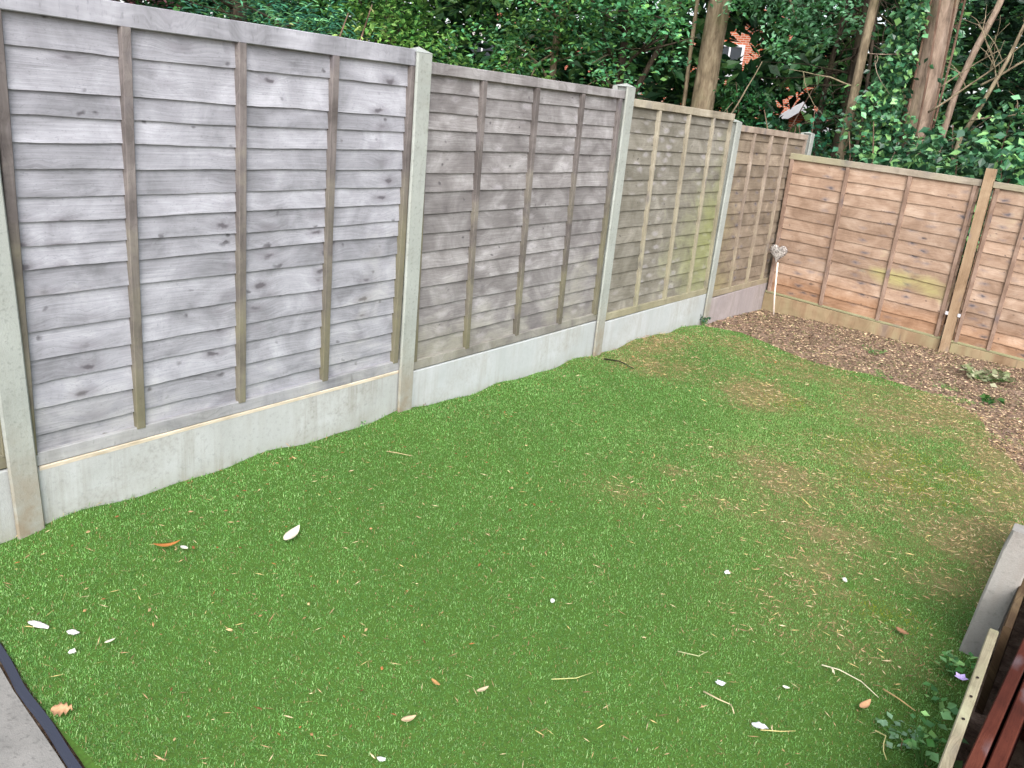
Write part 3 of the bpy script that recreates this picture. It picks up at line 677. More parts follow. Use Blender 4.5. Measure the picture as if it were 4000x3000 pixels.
# ------------------------------------------------------------ heart ornament
def mat_wicker():
    t = NT('wicker', .8, .2); O = t.coord('Object'); n1 = t.noise(O, 60, 2)
    w = t.n('ShaderNodeTexVoronoi'); t.l(O, w.inputs['Vector']); w.inputs['Scale'].default_value = 55
    return t.out(t.mix(t.rng(w.outputs['Distance'], .1, .6), srgb(196, 190, 184), srgb(110, 102, 98)))
M_WICK = mat_wicker()
E = empty('heart_ornament', (.185, 6.83, -.125), 'grey woven heart on a thin white stick in the far corner', 'garden ornament')
hb = MB(); hc = np.array([-.055, .0, .585])
th = np.linspace(0, 2 * np.pi, 60, endpoint=False)
hx = .0052 * 16 * np.sin(th) ** 3; hz = .0058 * (13 * np.cos(th) - 5 * np.cos(2 * th) - 2 * np.cos(3 * th) - np.cos(4 * th))
# puffed body of rings
rings = [(1., 0), (.97, .014), (.85, .024), (.6, .031), (.3, .034)]
V = []; 
for (s_, d_) in [(a, b) for a, b in rings[::-1]] + [(a, -b) for a, b in rings[1:]]:
    V.append(np.stack([hx * s_, np.full(60, -d_), hz * s_], 1))
V = np.concatenate(V) + hc; nr = 9; Q = []
for q in range(nr - 1):
    for k in range(60): Q.append((q * 60 + k, q * 60 + (k + 1) % 60, (q + 1) * 60 + (k + 1) % 60, (q + 1) * 60 + k))
V = np.vstack([V, hc + (0, -.035, 0), hc + (0, .035, 0)]); T = [(540, (k + 1) % 60, k) for k in range(60)] + [(541, 480 + k, 480 + (k + 1) % 60) for k in range(60)]
hb.add(V, Q, T); heart = hb.build('heart', M_WICK, E, smooth=True)
wb = MB()
for k in range(46):      # woven canes over the heart
    a0 = random.uniform(0, 6.28); a1 = a0 + random.uniform(1.5, 4.2); P = []
    for t_ in np.linspace(0, 1, 12):
        A = a0 + (a1 - a0) * t_; s_ = 1 - .75 * math.sin(math.pi * t_) * random.uniform(.9, 1)
        ix = int(A / 6.283 * 60) % 60; yd = -.036 * math.sqrt(max(0, 1 - s_ ** 2)) - .004
        P.append(hc + (hx[ix] * s_, yd if k % 4 else -yd, hz[ix] * s_))
    wb.tube(P, .0022, 5, col=np.array(srgb(178, 172, 166)) * random.uniform(.55, 1.1))
wb.build('woven_canes', M_LITTER, E)
MB().tube([(.028, .005, -.06), (-.01, 0, .2), (-.04, 0, .49)], .0085, 8, col=srgb(222, 208, 196)).build('stick', M_LITTER, E, smooth=True)

# ------------------------------------------------------------ leaves and foliage
def leafcloud(P, size, cols, up=.5, aspect=.55, fold=.25, jit=.35, droop=0.):
    """P (n,3) leaf positions -> V, F(quads), C: folded leaves of 5 vertices"""
    n = len(P); nrm = rng.normal(0, 1, (n, 3)); nrm[:, 2] = np.abs(nrm[:, 2]) + up * 2; nrm /= np.linalg.norm(nrm, axis=1)[:, None]
    a = rng.normal(0, 1, (n, 3)); a[:, 2] -= droop; a -= (a * nrm).sum(1)[:, None] * nrm; a /= np.linalg.norm(a, axis=1)[:, None]
    b = np.cross(nrm, a); s = (size * (1 + jit * rng.uniform(-1, 1, n)))[:, None]
    V = np.stack([P, P + a * s * .42 + b * s * aspect * .5 + nrm * s * fold * .3, P + a * s, P + a * s * .42 - b * s * aspect * .5 + nrm * s * fold * .3, P + a * s * .45 - nrm * s * fold * .12], 1).reshape(-1, 3)
    o = np.arange(n)[:, None] * 5
    F = np.concatenate([o + np.array([[0, 1, 2, 4]]), o + np.array([[0, 4, 2, 3]])])
    cols = np.array(cols); w = rng.random(n); k = (w * len(cols)).astype(int).clip(0, len(cols) - 1)
    C = cols[k] * (.75 + .5 * rng.random(n))[:, None]
    return V, F, np.repeat(C, 5, 0)
def blob_points(blobs, dens):
    """clumpy points: each blob (cx,cy,cz, rx,ry,rz) filled with small clumps; an uneven outline"""
    out = []
    for (cx, cy, cz, rx, ry, rz) in blobs:
        vol = rx * ry * rz * 4.2; nc = max(4, int(vol * dens)); d = rng.normal(0, 1, (nc, 3)); d /= np.linalg.norm(d, axis=1)[:, None]
        rr = rng.random(nc) ** .45; c = np.array([cx, cy, cz]) + d * rr[:, None] * np.array([rx, ry, rz])
        m_ = rng.integers(8, 26, nc); cc = np.repeat(c, m_, 0); out.append(cc + rng.normal(0, 1, cc.shape) * np.array([.11, .11, .07]))
    return np.concatenate(out)
# natural openings through the foliage, towards the houses behind
OPEN = [((-10.3, 30, 4.15), .72), ((-7.95, 30, 2.1), .65), ((-22.1, 30, 3.4), .42), ((-9.9, 30, 3.7), .35)]
def patchy(P, C, k=5, amp=.38):
    P = np.repeat(P, k, 0); f = .5 * (np.sin(P[:, 0] * 3.1 + 1.3 * np.sin(P[:, 2] * 3.7)) + np.sin(P[:, 2] * 5.3 + P[:, 0] * 2.1 + 1.7)) + .6 * np.sin(P[:, 0] * 9.1 + P[:, 2] * 7.7) * np.sin(P[:, 2] * 12. - P[:, 1] * 5)
    return C * np.clip(1 + amp * f, .35, 1.7)[:, None]
def clear(P):
    keep = np.ones(len(P), bool)
    for (t_, r_) in OPEN:
        d = np.array(t_) - CAM; L = np.linalg.norm(d); d /= L; v = P - CAM; s_ = v @ d
        dist = np.linalg.norm(v - s_[:, None] * d, axis=1); keep &= ~((dist < r_ * s_ / L * (1 + .4 * np.sin(s_ * 9 + P[:, 2] * 7))) & (s_ < L * .95) & (s_ > 4))
    return keep
def limb(mb, p, q, r0, r1, bend=.15, n=7, col=None):
    p = np.array(p, float); q = np.array(q, float); t_ = np.linspace(0, 1, n)[:, None]; L = np.linalg.norm(q - p)
    off = np.array([random.uniform(-1, 1), random.uniform(-1, 1), random.uniform(-.3, .6)]) * bend * L
    P = p + (q - p) * t_ + off * np.sin(t_ * np.pi) * .5 + np.array([random.uniform(-1, 1) * .01 * L for _ in range(3)]) * np.sin(t_ * 12)
    mb.tube(P, np.linspace(r0, r1, n), 8 if r0 > .05 else 5, col=col); return P
def tree(name, label, base, height, r0, blobs, cols, mbark, size=.06, dens=26, group='trees beyond the fences', cat='tree', lean=(0, 0), limbs=True, mleaf=None, up=.5, aspect=.55, droop=0., stems=None, openings=True, twigs=0, trunk_fac=.45, droops=None):
    E = empty(name, base, label, cat, group); b = np.array(base)
    mb = MB(); n = 12; t_ = np.linspace(0, 1, n)[:, None]
    top = np.array([lean[0], lean[1], height])
    P = np.zeros((n, 3)) + top * t_ + np.stack([wavy(t_[:, 0] * 4, int(abs(b[0] * 100)) + 1, .05), wavy(t_[:, 0] * 4, int(abs(b[1] * 100)) + 2, .05), np.zeros(n)], 1) * height * .12 * t_
    R = r0 * (1 - (1 - trunk_fac) * t_[:, 0]); R[0] *= 1.35; R[1] *= 1.05
    mb.tube(P, R, 14 if r0 > .1 else 8)
    if limbs:
        for (cx, cy, cz, rx, ry, rz) in blobs:
            c = np.array([cx, cy, cz]) - b; h = min(max(c[2] - .5, height * .25), height * .95); s_ = top * (h / height)
            Pl = limb(mb, s_, c, r0 * .38, .012, .2)
            for _ in range(3):
                k = random.randint(2, 5); limb(mb, Pl[k], c + np.array([random.uniform(-1, 1) * rx, random.uniform(-1, 1) * ry, random.uniform(-1, 1) * rz]), .018, .005, .2, 5)
    for _ in range(twigs):
        h = random.uniform(.1, 1) * height; s_ = top * (h / height); a = random.uniform(0, 6.28); L = random.uniform(.3, 1.3)
        Pl = limb(mb, s_, s_ + np.array([math.cos(a) * L, math.sin(a) * L, random.uniform(-.7, .25) * L]), .012, .003, .3, 6)
        for _ in range(2): limb(mb, Pl[random.randint(2, 4)], Pl[3] + np.array([random.uniform(-.4, .4), random.uniform(-.4, .4), random.uniform(-.5, .1)]), .006, .002, .3, 5)
    if stems:
        for (p, q, ra, rb) in stems: limb(mb, np.array(p) - b, np.array(q) - b, ra, rb, .06, 9)
    for dp in (droops or []): limb(mb, top * .62, np.array(dp) - b, .05, .01, .25, 9)
    mb.build('trunk', mbark, E, smooth=True)
    if blobs:
        PP = blob_points(blobs, dens); PP = PP[clear(PP)] - b
        V, F, C = leafcloud(PP, size, cols, up, aspect, droop=droop)
        npmesh('crown', V, F, mleaf or M_LEAF, E, col=patchy(PP, C))
    return E
G_TEAL = [srgb(62, 118, 80), srgb(88, 150, 104), srgb(118, 176, 128), srgb(66, 118, 62), srgb(110, 156, 84)]
G_MAPLE = [srgb(50, 96, 48), srgb(70, 122, 56), srgb(100, 150, 70), srgb(126, 168, 88)]
G_YEL = [srgb(120, 156, 72), srgb(150, 178, 96), srgb(98, 140, 62), srgb(170, 186, 120)]
G_CON = [srgb(62, 124, 100), srgb(88, 154, 118), srgb(128, 188, 130), srgb(44, 92, 76)]
G_PALE = [srgb(92, 148, 104), srgb(118, 176, 130), srgb(140, 190, 150), srgb(70, 128, 70)]
G_IVY = [srgb(50, 96, 66), srgb(76, 128, 86), srgb(104, 156, 110), srgb(46, 82, 60), srgb(126, 172, 104)]
G_RED = [srgb(70, 34, 44), srgb(92, 48, 58), srgb(54, 30, 40)]
# left to right
tree('copper_shrub', 'dark purple red leaved shrub peeping over the fence top at far left', (-6.2, 4.0, -.5), 2.2, .06, [(-6.2, 4.0, 2.3, .8, .7, .8), (-7.2, 3.6, 2.6, 1, .8, .9), (-6.6, 3.3, 3.4, 1.2, 1, 1)], G_RED, M_BARKD, .05, 30, None, 'shrub')
tree('conifer', 'feathery blue green conifer above the fence, left of the yellow green shrub', (-7.0, 6.0, -.6), 6.5, .14,
     [(-6.9 + .9 * math.cos(a * 2.2), 5.9 + 1.0 * math.sin(a * 2.2), 1.3 + a * .3, 1.05, .9, .28) for a in range(0, 14)], G_CON, M_BARKD, .11, 40, aspect=.22, up=.9, droop=1.2)
tree('yellow_shrub', 'light yellow green shrub just above the largest panel', (-3.0, 4.0, -.4), 1.6, .03, [(-3.0, 3.95, 1.72, .3, .35, .42), (-3.1, 4.6, 1.85, .35, .35, .42), (-3.2, 3.3, 1.55, .3, .3, .36), (-3.1, 4.3, 1.2, .5, .8, .4)], G_YEL, M_TWIG, .05, 70, None, 'shrub', aspect=.4)
tree('maple_tree', 'dark green broadleaf tree with pale specks of house behind it, left of centre', (-7.5, 9.2, -.8), 6, .12,
     [(-7.2, 8.6, 2.0, 1.1, .9, .8), (-6.4, 7.8, 2.5, .9, .8, .7), (-8.4, 8.0, 2.4, 1.2, .9, .9), (-7.8, 9.8, 2.6, 1.2, 1, 1), (-6.8, 9.0, 3.8, 1.6, 1.2, .9), (-8.6, 9.6, 4.0, 1.6, 1.4, 1)], G_MAPLE, M_BARKD, .10, 22)
tree('leafy_tree', 'mid green tree with a thin pale trunk behind the second panel', (-4.55, 9.6, -.5), 5.2, .07,
     [(-4.9, 9.1, 2.3, .9, .7, .6), (-4.2, 8.9, 2.75, .8, .7, .55), (-5.3, 9.3, 3.3, 1., .8, .8), (-4.1, 9.2, 1.75, .5, .45, .35), (-5.6, 8.9, 1.9, .8, .6, .55), (-4.5, 9.2, 3.8, 1.1, .9, .6)], G_TEAL + G_MAPLE, M_BARK, .085, 36, twigs=10)
tree('holly_tree', 'dense teal green tree with a forked trunk above the second capped post', (-3.5, 9.7, -.4), 4.6, .085,
     [(-3.6, 9.2, 2.6, .75, .6, .5), (-3.3, 9.0, 1.95, .5, .45, .28), (-3.0, 9.3, 3.1, .8, .6, .6), (-3.9, 8.9, 3.1, .8, .6, .5), (-3.2, 8.7, 1.45, .9, .4, .25), (-2.7, 9.2, 2.5, .45, .4, .4), (-3.4, 9.3, 3.9, 1.2, .9, .6)], G_TEAL, M_BARKD, .085, 44, twigs=8,
     stems=[((-3.5, 9.7, 1.2), (-2.75, 9.9, 3.2), .05, .03), ((-3.6, 9.7, 1.0), (-3.9, 9.8, 2.9), .045, .025)])
tree('tall_tree', 'tree with the thickest grey brown bare trunk behind the algae covered panel', (-2.80, 11.0, -.5), 8.5, .185,
     [(-1.75, 10.6, 3.35, .75, .6, .55), (-1.1, 10.4, 3.1, .6, .5, .5), (-1.45, 10.5, 2.75, .5, .4, .35), (-2.2, 10.7, 5.0, 1.4, 1.2, .8), (-3.2, 11.0, 6.2, 2., 1.8, 1.2)], G_PALE, M_BARK, .08, 60, droop=1., up=.3, trunk_fac=.7, limbs=False, droops=[(-1.75, 10.6, 3.5), (-1.1, 10.4, 3.2), (-1.45, 10.5, 2.9)],
     stems=[((-3.22, 11.0, -.4), (-3.2, 11.0, 4.2), .035, .028)])
tree('dead_conifer', 'dead brown twiggy conifer between the pale leaved tree and the thin leaning trunk', (-.80, 11.2, -.4), 7, .075, [], G_IVY, M_BARKD, twigs=150, limbs=False,
     stems=[((-.55, 11.0, -.3), (-.45, 11.0, 5), .045, .03), ((-.15, 11.2, -.3), (-.3, 11.2, 5), .06, .04), ((-1.0, 11.6, -.3), (-1.05, 11.4, 5), .05, .03), ((-.35, 10.9, -.3), (-.62, 11, 5), .025, .02), ((.2, 11.8, -.3), (.1, 11.8, 5), .07, .05)])
tree('slim_tree', 'slim pale trunk rising behind the far corner of the fences', (-.245, 9.5, -.3), 6.5, .058, [(-.3, 9.5, 5.3, 1.4, 1.2, .8)], G_MAPLE, M_BARK, .07, 24, trunk_fac=.8, twigs=4)
tree('ivy_tree', 'broad pinkish trunk wrapped in ivy above the far fence', (.5, 9.55, -.3), 7, .17, [], G_IVY, M_BARKP, limbs=False, twigs=10, trunk_fac=.62,
     stems=[((.66, 9.75, .2), (1.0, 9.9, 3.4), .05, .035)])
tree('evergreen_tree', 'very dark evergreen behind the bare branches at the top right', (1.9, 12.6, -.5), 7, .12, [(1.2, 12.2, 2.4, 1.1, .7, .9), (2.4, 12.0, 2.6, 1.2, .7, 1.0), (.6, 12.6, 3.6, 1.2, .8, .9), (2.0, 12.4, 4.2, 1.4, .9, 1.0), (3.4, 12.0, 3.6, 1.2, .8, 1.2), (1.4, 12.0, 1.2, 1.5, .7, .7), (3.2, 11.6, 1.8, 1.2, .7, 1.0)], [srgb(36, 66, 46), srgb(50, 84, 56), srgb(30, 54, 40)], M_BARKD, .11, 34)
# ivy on that trunk: a plant of its own
E = empty('ivy', (.4, 9.4, -.2), 'ivy climbing the broad pinkish trunk above the far fence', 'ivy')
n = 8200; zz = rng.random(n) * 4.2; aa = rng.random(n) * 6.283; rr_ = .19 + (.12 + .14 * (np.cos(aa) < 0)) * rng.random(n) * (1.2 - .2 * zz / 4)
front = (np.cos(aa + .7) < .50) | (zz < 1.8 + .3 * np.sin(aa * 3)) ; P = np.stack([.12 + rr_ * np.cos(aa) - .07 * (zz > .5), .12 + rr_ * np.sin(aa), zz], 1)[front]
V, F, C = leafcloud(P, .075, G_IVY, .1, .85, droop=.8); npmesh('leaves', V, F, M_IVY, E, col=C)
mb = MB()
for k in range(7):
    a = k * .9; mb.tube([(.12 + .17 * math.cos(a + .5 * math.sin(z_)), .12 + .17 * math.sin(a + .5 * math.sin(z_)), z_) for z_ in np.linspace(0, 4, 14)], .012, 5)
mb.build('stem', M_TWIG, E)
def bush(label, base, blobs, cols, size, dens, mleaf=None, aspect=.7, cat='shrub', name='laurel_shrub', branches=6, droop=.8):
    E = empty(name, base, label, cat, 'undergrowth shrubs behind the far fence'); b = np.array(base)
    mb = MB()
    for k in range(branches):
        c = blobs[k % len(blobs)]; limb(mb, (random.uniform(-.1, .1), random.uniform(-.1, .1), 0), np.array(c[:3]) - b + np.array([random.uniform(-1, 1) * c[3], random.uniform(-1, 1) * c[4], random.uniform(.3, 1.) * c[5]]), .02, .006, .2, 8)
    mb.build('stem', M_TWIG, E, smooth=True)
    PP = blob_points(blobs, dens); PP = PP[clear(PP)] - b; V, F, C = leafcloud(PP, size, cols, .25, aspect, droop=droop); npmesh('leaves', V, F, mleaf or M_IVY, E, col=patchy(PP, C))
bush('glossy dark leaved shrub at the right edge behind the far fence', (1.5, 8.6, -.3), [(1.3, 8.4, 1.45, .45, .35, .3), (1.75, 8.4, 1.35, .5, .35, .3), (1.0, 8.6, 1.2, .5, .4, .35), (1.6, 8.8, 1.95, .45, .35, .22), (2.2, 8.6, 1.6, .5, .4, .6), (1.1, 8.9, 1.65, .3, .3, .2), (1.8, 8.3, .9, .8, .4, .4)], G_IVY, .095, 86)
bush('ivy covered shrub between the slim trunk and the ivy clad trunk', (.1, 9.0, -.3), [(.15, 9.0, 1.45, .3, .3, .35), (.0, 9.3, 1.8, .3, .3, .3), (.3, 9.6, 2.3, .3, .3, .3), (.0, 9.0, 1.1, .5, .35, .35)], G_IVY, .08, 100)
bush('dark green shrub left of the slim trunk in the corner', (-.6, 9.0, -.3), [(-.55, 9.0, 1.35, .35, .3, .3), (-.8, 9.3, 1.65, .3, .3, .25), (-1.3, 9.4, 1.2, .5, .4, .35), (-.6, 8.8, .9, .6, .3, .4)], [srgb(34, 84, 60), srgb(52, 108, 78), srgb(30, 68, 46)], .075, 90)
bush('dark shrub right of the thickest trunk below the house gap', (-2.0, 11.0, -.4), [(-1.9, 10.9, 1.45, .6, .4, .38), (-1.3, 10.7, 1.25, .6, .4, .35), (-2.3, 10.8, 1.0, .6, .4, .4), (-1.1, 10.9, 1.9, .4, .3, .25), (-2.1, 11.2, 2.0, .5, .4, .3)], [srgb(24, 62, 36), srgb(34, 84, 46), srgb(54, 110, 60)], .065, 79, aspect=.6)
bush('low green shrub in front of the forked trunk', (-3.6, 8.4, -.3), [(-3.9, 8.2, 1.0, .6, .35, .35), (-3.0, 8.6, 1.15, .6, .35, .35), (-4.8, 8.0, 1.1, .7, .35, .4)], G_MAPLE, .06, 72)
# bare branches at the right edge
E = empty('bare_branches', (1.35, 8.9, -.2), 'bare leaning stems of a dying shrub at the top right', 'shrub')
mb = MB()
for (p, q, a_, b_) in [((-.25, 0, 1.9), (.05, 0, 3.0), .026, .016), ((-.3, 0, .0), (-.25, 0, 1.9), .03, .026), ((-.2, -.1, 2.05), (.7, 0, 2.25), .01, .005), ((-.65, .1, 2.1), (.1, .1, 2.85), .012, .006), ((-.2, 0, 2.4), (.6, .1, 3.0), .012, .006), ((-.6, .1, 2.35), (-.1, 0, 2.75), .008, .005), ((-.05, .1, 2.4), (-.4, .2, 3.0), .008, .005)]:
    Pl = limb(mb, p, q, a_, b_, .12, 9)
    for _ in range(5): k = random.randint(2, 8); limb(mb, Pl[k], Pl[k] + np.array([random.uniform(-.35, .35), random.uniform(-.2, .2), random.uniform(-.1, .4)]), .005, .002, .3, 6)
mb.build('stem', M_BARK, E, smooth=True)
E = empty('bare_branch', (-1.3, 8.3, -.2), 'thin bare branch leaning right above the post where lawn meets soil', 'branch')
mb = MB(); limb(mb, (-.35, 0, .3), (-.05, 0, 1.85), .016, .012, .05); Pl = limb(mb, (-.05, 0, 1.6), (.35, 0, 2.45), .012, .005, .1); limb(mb, (-.2, 0, 1.5), (.1, 0, 2.0), .008, .003, .2); limb(mb, (-.9, 0, 1.75), (.1, 0, 1.55), .012, .006, .25)
mb.build('stem', M_BARK, E, smooth=True)

# far woodland that closes the view
n = 14500; az = rng.uniform(-1.55, .85, n); rad = rng.uniform(16, 21.5, n); hz_ = rng.random(n) ** 1.5 * 10.5 - 1.5
c = np.stack([CAM[0] + rad * np.sin(az), CAM[1] + rad * np.cos(az) + 1.5, hz_], 1)
m_ = rng.integers(10, 20, n); cc = np.repeat(c, m_, 0); cc = cc + rng.normal(0, 1, cc.shape) * np.array([.38, .38, .3]); cc = cc[clear(cc)]
V, F, C = leafcloud(cc, .30, [srgb(34, 70, 44), srgb(50, 92, 52), srgb(70, 114, 62), srgb(38, 66, 40), srgb(90, 126, 72)], .3)
setp(npmesh('distant_woodland', V, F, M_LEAF, col=C), 'dark mass of woodland far behind the garden fences', 'woodland', kind='stuff')
# ------------------------------------------------------------ houses glimpsed through the trees
def brick(name, c0, c1, mortar):
    t = NT(name, .85, .1); b = t.n('ShaderNodeTexBrick'); O = t.coord('Object'); s_ = t.n('ShaderNodeSeparateXYZ'); t.l(O, s_.inputs[0]); cb = t.n('ShaderNodeCombineXYZ')
    t.l(t.math('ADD', s_.outputs[0], s_.outputs[1]), cb.inputs[0]); t.l(s_.outputs[2], cb.inputs[1]); t.l(cb.outputs[0], b.inputs['Vector'])
    b.inputs['Color1'].default_value = (*c0, 1); b.inputs['Color2'].default_value = (*c1, 1); b.inputs['Mortar'].default_value = (*mortar, 1); b.inputs['Scale'].default_value = 1.; b.inputs['Brick Width'].default_value = .22; b.inputs['Row Height'].default_value = .075; b.inputs['Mortar Size'].default_value = .01
    return t.out(b.outputs[0])
M_BRICK = brick('brick_orange', srgb(190, 104, 70), srgb(168, 84, 58), srgb(190, 176, 160))
M_WHITE = attmat('white_paint', .5, .3); M_GLASS = attmat('dark_glass', .1, .6)
def tiles():
    t = NT('roof_tiles', .8, .1); O = t.coord('Object'); w = t.n('ShaderNodeTexWave'); t.l(O, w.inputs['Vector']); w.bands_direction = 'Z'; w.inputs['Scale'].default_value = 3.
    return t.out(t.mix(t.rng(w.outputs['Fac'], .2, .9), srgb(120, 66, 50), srgb(168, 104, 80)))
M_TILE = tiles()
def house(label, loc, w, d, h, ridge, windows, roofmat, rot=0., name='brick_house', wallmat=None):
    E = empty(name, loc, label, 'house'); E.rotation_euler.z = rot
    mb = MB().box((-w / 2, 0, 0), (w / 2, d, h)); 
    mb.add([(-w / 2, .0, h), (w / 2, 0, h), (0, 0, h + ridge), (-w / 2, d, h), (w / 2, d, h), (0, d, h + ridge)], (), [(0, 1, 2), (4, 3, 5)])
    mb.build('wall', wallmat or M_BRICK, E)
    rb = MB(); o = .25; th = .12
    for s_ in (-1, 1):
        x0, x1 = 0, s_ * (w / 2 + o); za, zb = h + ridge + .03, h - o * ridge / (w / 2) + .03
        V = [(x0, -o, za), (x1, -o, zb), (x1, d + o, zb), (x0, d + o, za), (x0, -o, za + th), (x1, -o, zb + th), (x1, d + o, zb + th), (x0, d + o, za + th)]
        Q = [(0, 1, 2, 3), (7, 6, 5, 4), (0, 4, 5, 1), (1, 5, 6, 2), (2, 6, 7, 3)]
        rb.add(V, Q)
    roof = rb.build('roof', roofmat, E)
    for s_ in (-1, 1):
        x0, x1 = 0, s_ * (w / 2 + o); za, zb = h + ridge, h - o * ridge / (w / 2)
        V = [(x0, -o - .05, za - .14), (x1, -o - .05, zb - .14), (x1, -o - .05, zb + .17), (x0, -o - .05, za + .17), (x0, -o - .01, za - .14), (x1, -o - .01, zb - .14), (x1, -o - .01, zb + .17), (x0, -o - .01, za + .17)]
        MB().add(V, [(0, 1, 2, 3), (3, 2, 6, 7), (0, 4, 5, 1), (7, 6, 5, 4)], col=srgb(225, 225, 228)).build('bargeboard', M_WHITE, E)
    for (wx, wz, ww, wh) in windows:
        f = MB()
        for a, b in (((wx - ww / 2, -.06, wz), (wx - ww / 2 + .08, .0, wz + wh)), ((wx + ww / 2 - .08, -.06, wz), (wx + ww / 2, .0, wz + wh)), ((wx - ww / 2 + .08, -.058, wz), (wx + ww / 2 - .08, .0, wz + .08)), ((wx - ww / 2 + .08, -.058, wz + wh - .08), (wx + ww / 2 - .08, .0, wz + wh)), ((wx - .03, -.055, wz + .08), (wx + .03, .0, wz + wh - .08))): f.box(a, b, col=srgb(228, 228, 232))
        wo_ = f.build('window', M_WHITE, E)
        MB().box((wx - ww / 2 + .08, -.02, wz + .08), (wx + ww / 2 - .08, -.004, wz + wh - .08), col=srgb(40, 46, 54)).build('pane', M_GLASS, wo_)
    f = MB().tube([(w * .12, -.08, .2), (w * .12, -.08, h - .1)], .06, 8, col=srgb(225, 225, 230)); f.build('drainpipe', M_WHITE, E)
house('orange brick house with white window seen through the gap right of the thickest trunk', (-10.6, 30, -2.2), 7, 7, 5.6, 2.2, [(-.1, 5.35, 1.1, 1.1), (-2.2, 5.2, 1., 1.2), (1.8, 5.2, 1., 1.2)], M_TILE)
house('low orange brick gable with white bargeboard low in the gap between trees', (-6.6, 27, -2.2), 4.2, 5, 2.9, 1.6, [(0, 1.2, 1., 1.)], M_TILE, .2)
house('pale house far left of centre seen as white specks through the leaves', (-22.2, 30, -2.2), 7, 7, 5., 2.2, [(0, 4.9, 2.2, 1.3)], M_TILE, 0., 'rendered_house', concrete('pale_render', srgb(196, 192, 188), srgb(212, 208, 204), srgb(170, 166, 160), .2))

# ------------------------------------------------------------ weeds
def weed(label, x, y, hgt, nl, size, cols, spread, name='weed', flower=None, z=None):
    z = float(ground(x, y)) if z is None else z
    E = empty(name, (x, y, z), label, 'weed'); mb = MB(); P = []
    for k in range(nl):
        a = random.uniform(0, 6.28); r_ = spread * random.uniform(.3, 1); q = np.array([math.cos(a) * r_, math.sin(a) * r_, hgt * random.uniform(.35, 1)])
        limb(mb, (0, 0, -.01), q, .0018, .001, .2, 5, col=srgb(90, 130, 70)); P.append(q)
        P.append(q * .7 + np.array([0, 0, hgt * .1]))
    mb.build('stem', M_LITTER, E)
    V, F, C = leafcloud(np.array(P), size, cols, .8, .8, .3); npmesh('leaves', V, F, M_LEAF, E, col=C)
    if flower:
        fb = MB(); 
        for k in range(5):
            a = k * 1.257; d_ = np.array([math.cos(a), math.sin(a), .35]); s_ = np.array([-math.sin(a), math.cos(a), 0]); c_ = np.array(flower)
            fb.add([c_, c_ + d_ * .010 + s_ * .007, c_ + d_ * .019, c_ + d_ * .010 - s_ * .007], [(0, 1, 2, 3)], col=srgb(196, 176, 226))
        fb.build('flower', M_LITTER, E)
G_W = [srgb(130, 180, 118), srgb(100, 160, 86), srgb(156, 204, 126), srgb(90, 144, 86)]
weed('bright green leafy weed at the foot of the short concrete post', 2.71, 1.50, .10, 18, .026, G_W, .06)
weed('small weed between the lawn and the pale plank, below the short post', 2.70, 1.30, .06, 7, .03, G_W, .05)
weed('bushy weed with a pale purple flower against the pale plank', 2.722, .98, .18, 20, .026, G_W, .07, flower=(.012, .09, .25))
weed('grey green low weed in the bottom right corner of the lawn', 2.66, 1.04, .05, 16, .022, [srgb(140, 176, 140), srgb(108, 150, 104)], .09)
weed('tiny weed against the stained gravel board near the tall capped post', .045, 1.50, .05, 4, .014, G_W, .02)
weed('dark green weed tuft at the foot of the post where lawn meets soil', .06, 5.48, .1, 14, .025, [srgb(40, 90, 60), srgb(30, 70, 50)], .04)
weed('wilted grey green leaves heaped below the right kick board', 2.15, 6.15, .07, 40, .07, [srgb(150, 156, 120), srgb(120, 130, 90), srgb(170, 170, 140)], .22)
weed('small dark green clump on the soil near the right edge', 2.30, 5.35, .05, 12, .05, [srgb(50, 90, 40), srgb(70, 110, 50)], .07)
weed('sparse weed patch on the soil in front of the tan panel', 1.35, 6.1, .04, 16, .03, [srgb(80, 110, 60), srgb(110, 130, 80)], .14)

# ------------------------------------------------------------ litter one can point at
def almond(L, W, curl, col, name, label, cat, x, y, rot, group=None, tilt=0., notch=0., lift=.012, mat=None):
    n = 9; s = np.linspace(0, 1, n); w = W * np.sin(np.pi * np.clip(s, .02, .98) ** .8) ** .75; V = []
    for th_ in (0, -.0012):
        for k in range(n):
            cz = curl * (s[k] - .5) ** 2 * 4 * L * .2; j_ = notch * math.sin(k * 2.9) * W
            for e in (-1, -.5, 0, .5, 1): V.append(((s[k] - .5) * L, e * w[k] / 2 + j_, cz + abs(e) * w[k] * curl * .25 + th_))
    Q = []
    for t_ in (0, 1):
        for k in range(n - 1):
            for e in range(4):
                o = t_ * n * 5 + k * 5 + e; q = (o, o + 5, o + 6, o + 1); Q.append(q if not t_ else q[::-1])
    for k in range(n - 1):
        for e in (0, 4): o = k * 5 + e; Q.append((o, o + 5, o + 5 + n * 5, o + n * 5))
    o_ = MB().add(V, Q, col=col).build(name, mat or M_LITTER, smooth=True)
    z = float(turfz(x, y)) if y < float(edge_y(x)) else float(ground(x, y))
    o_.location = (x, y, z + lift); o_.rotation_euler = (tilt, 0, rot); setp(o_, label, cat, group); return o_
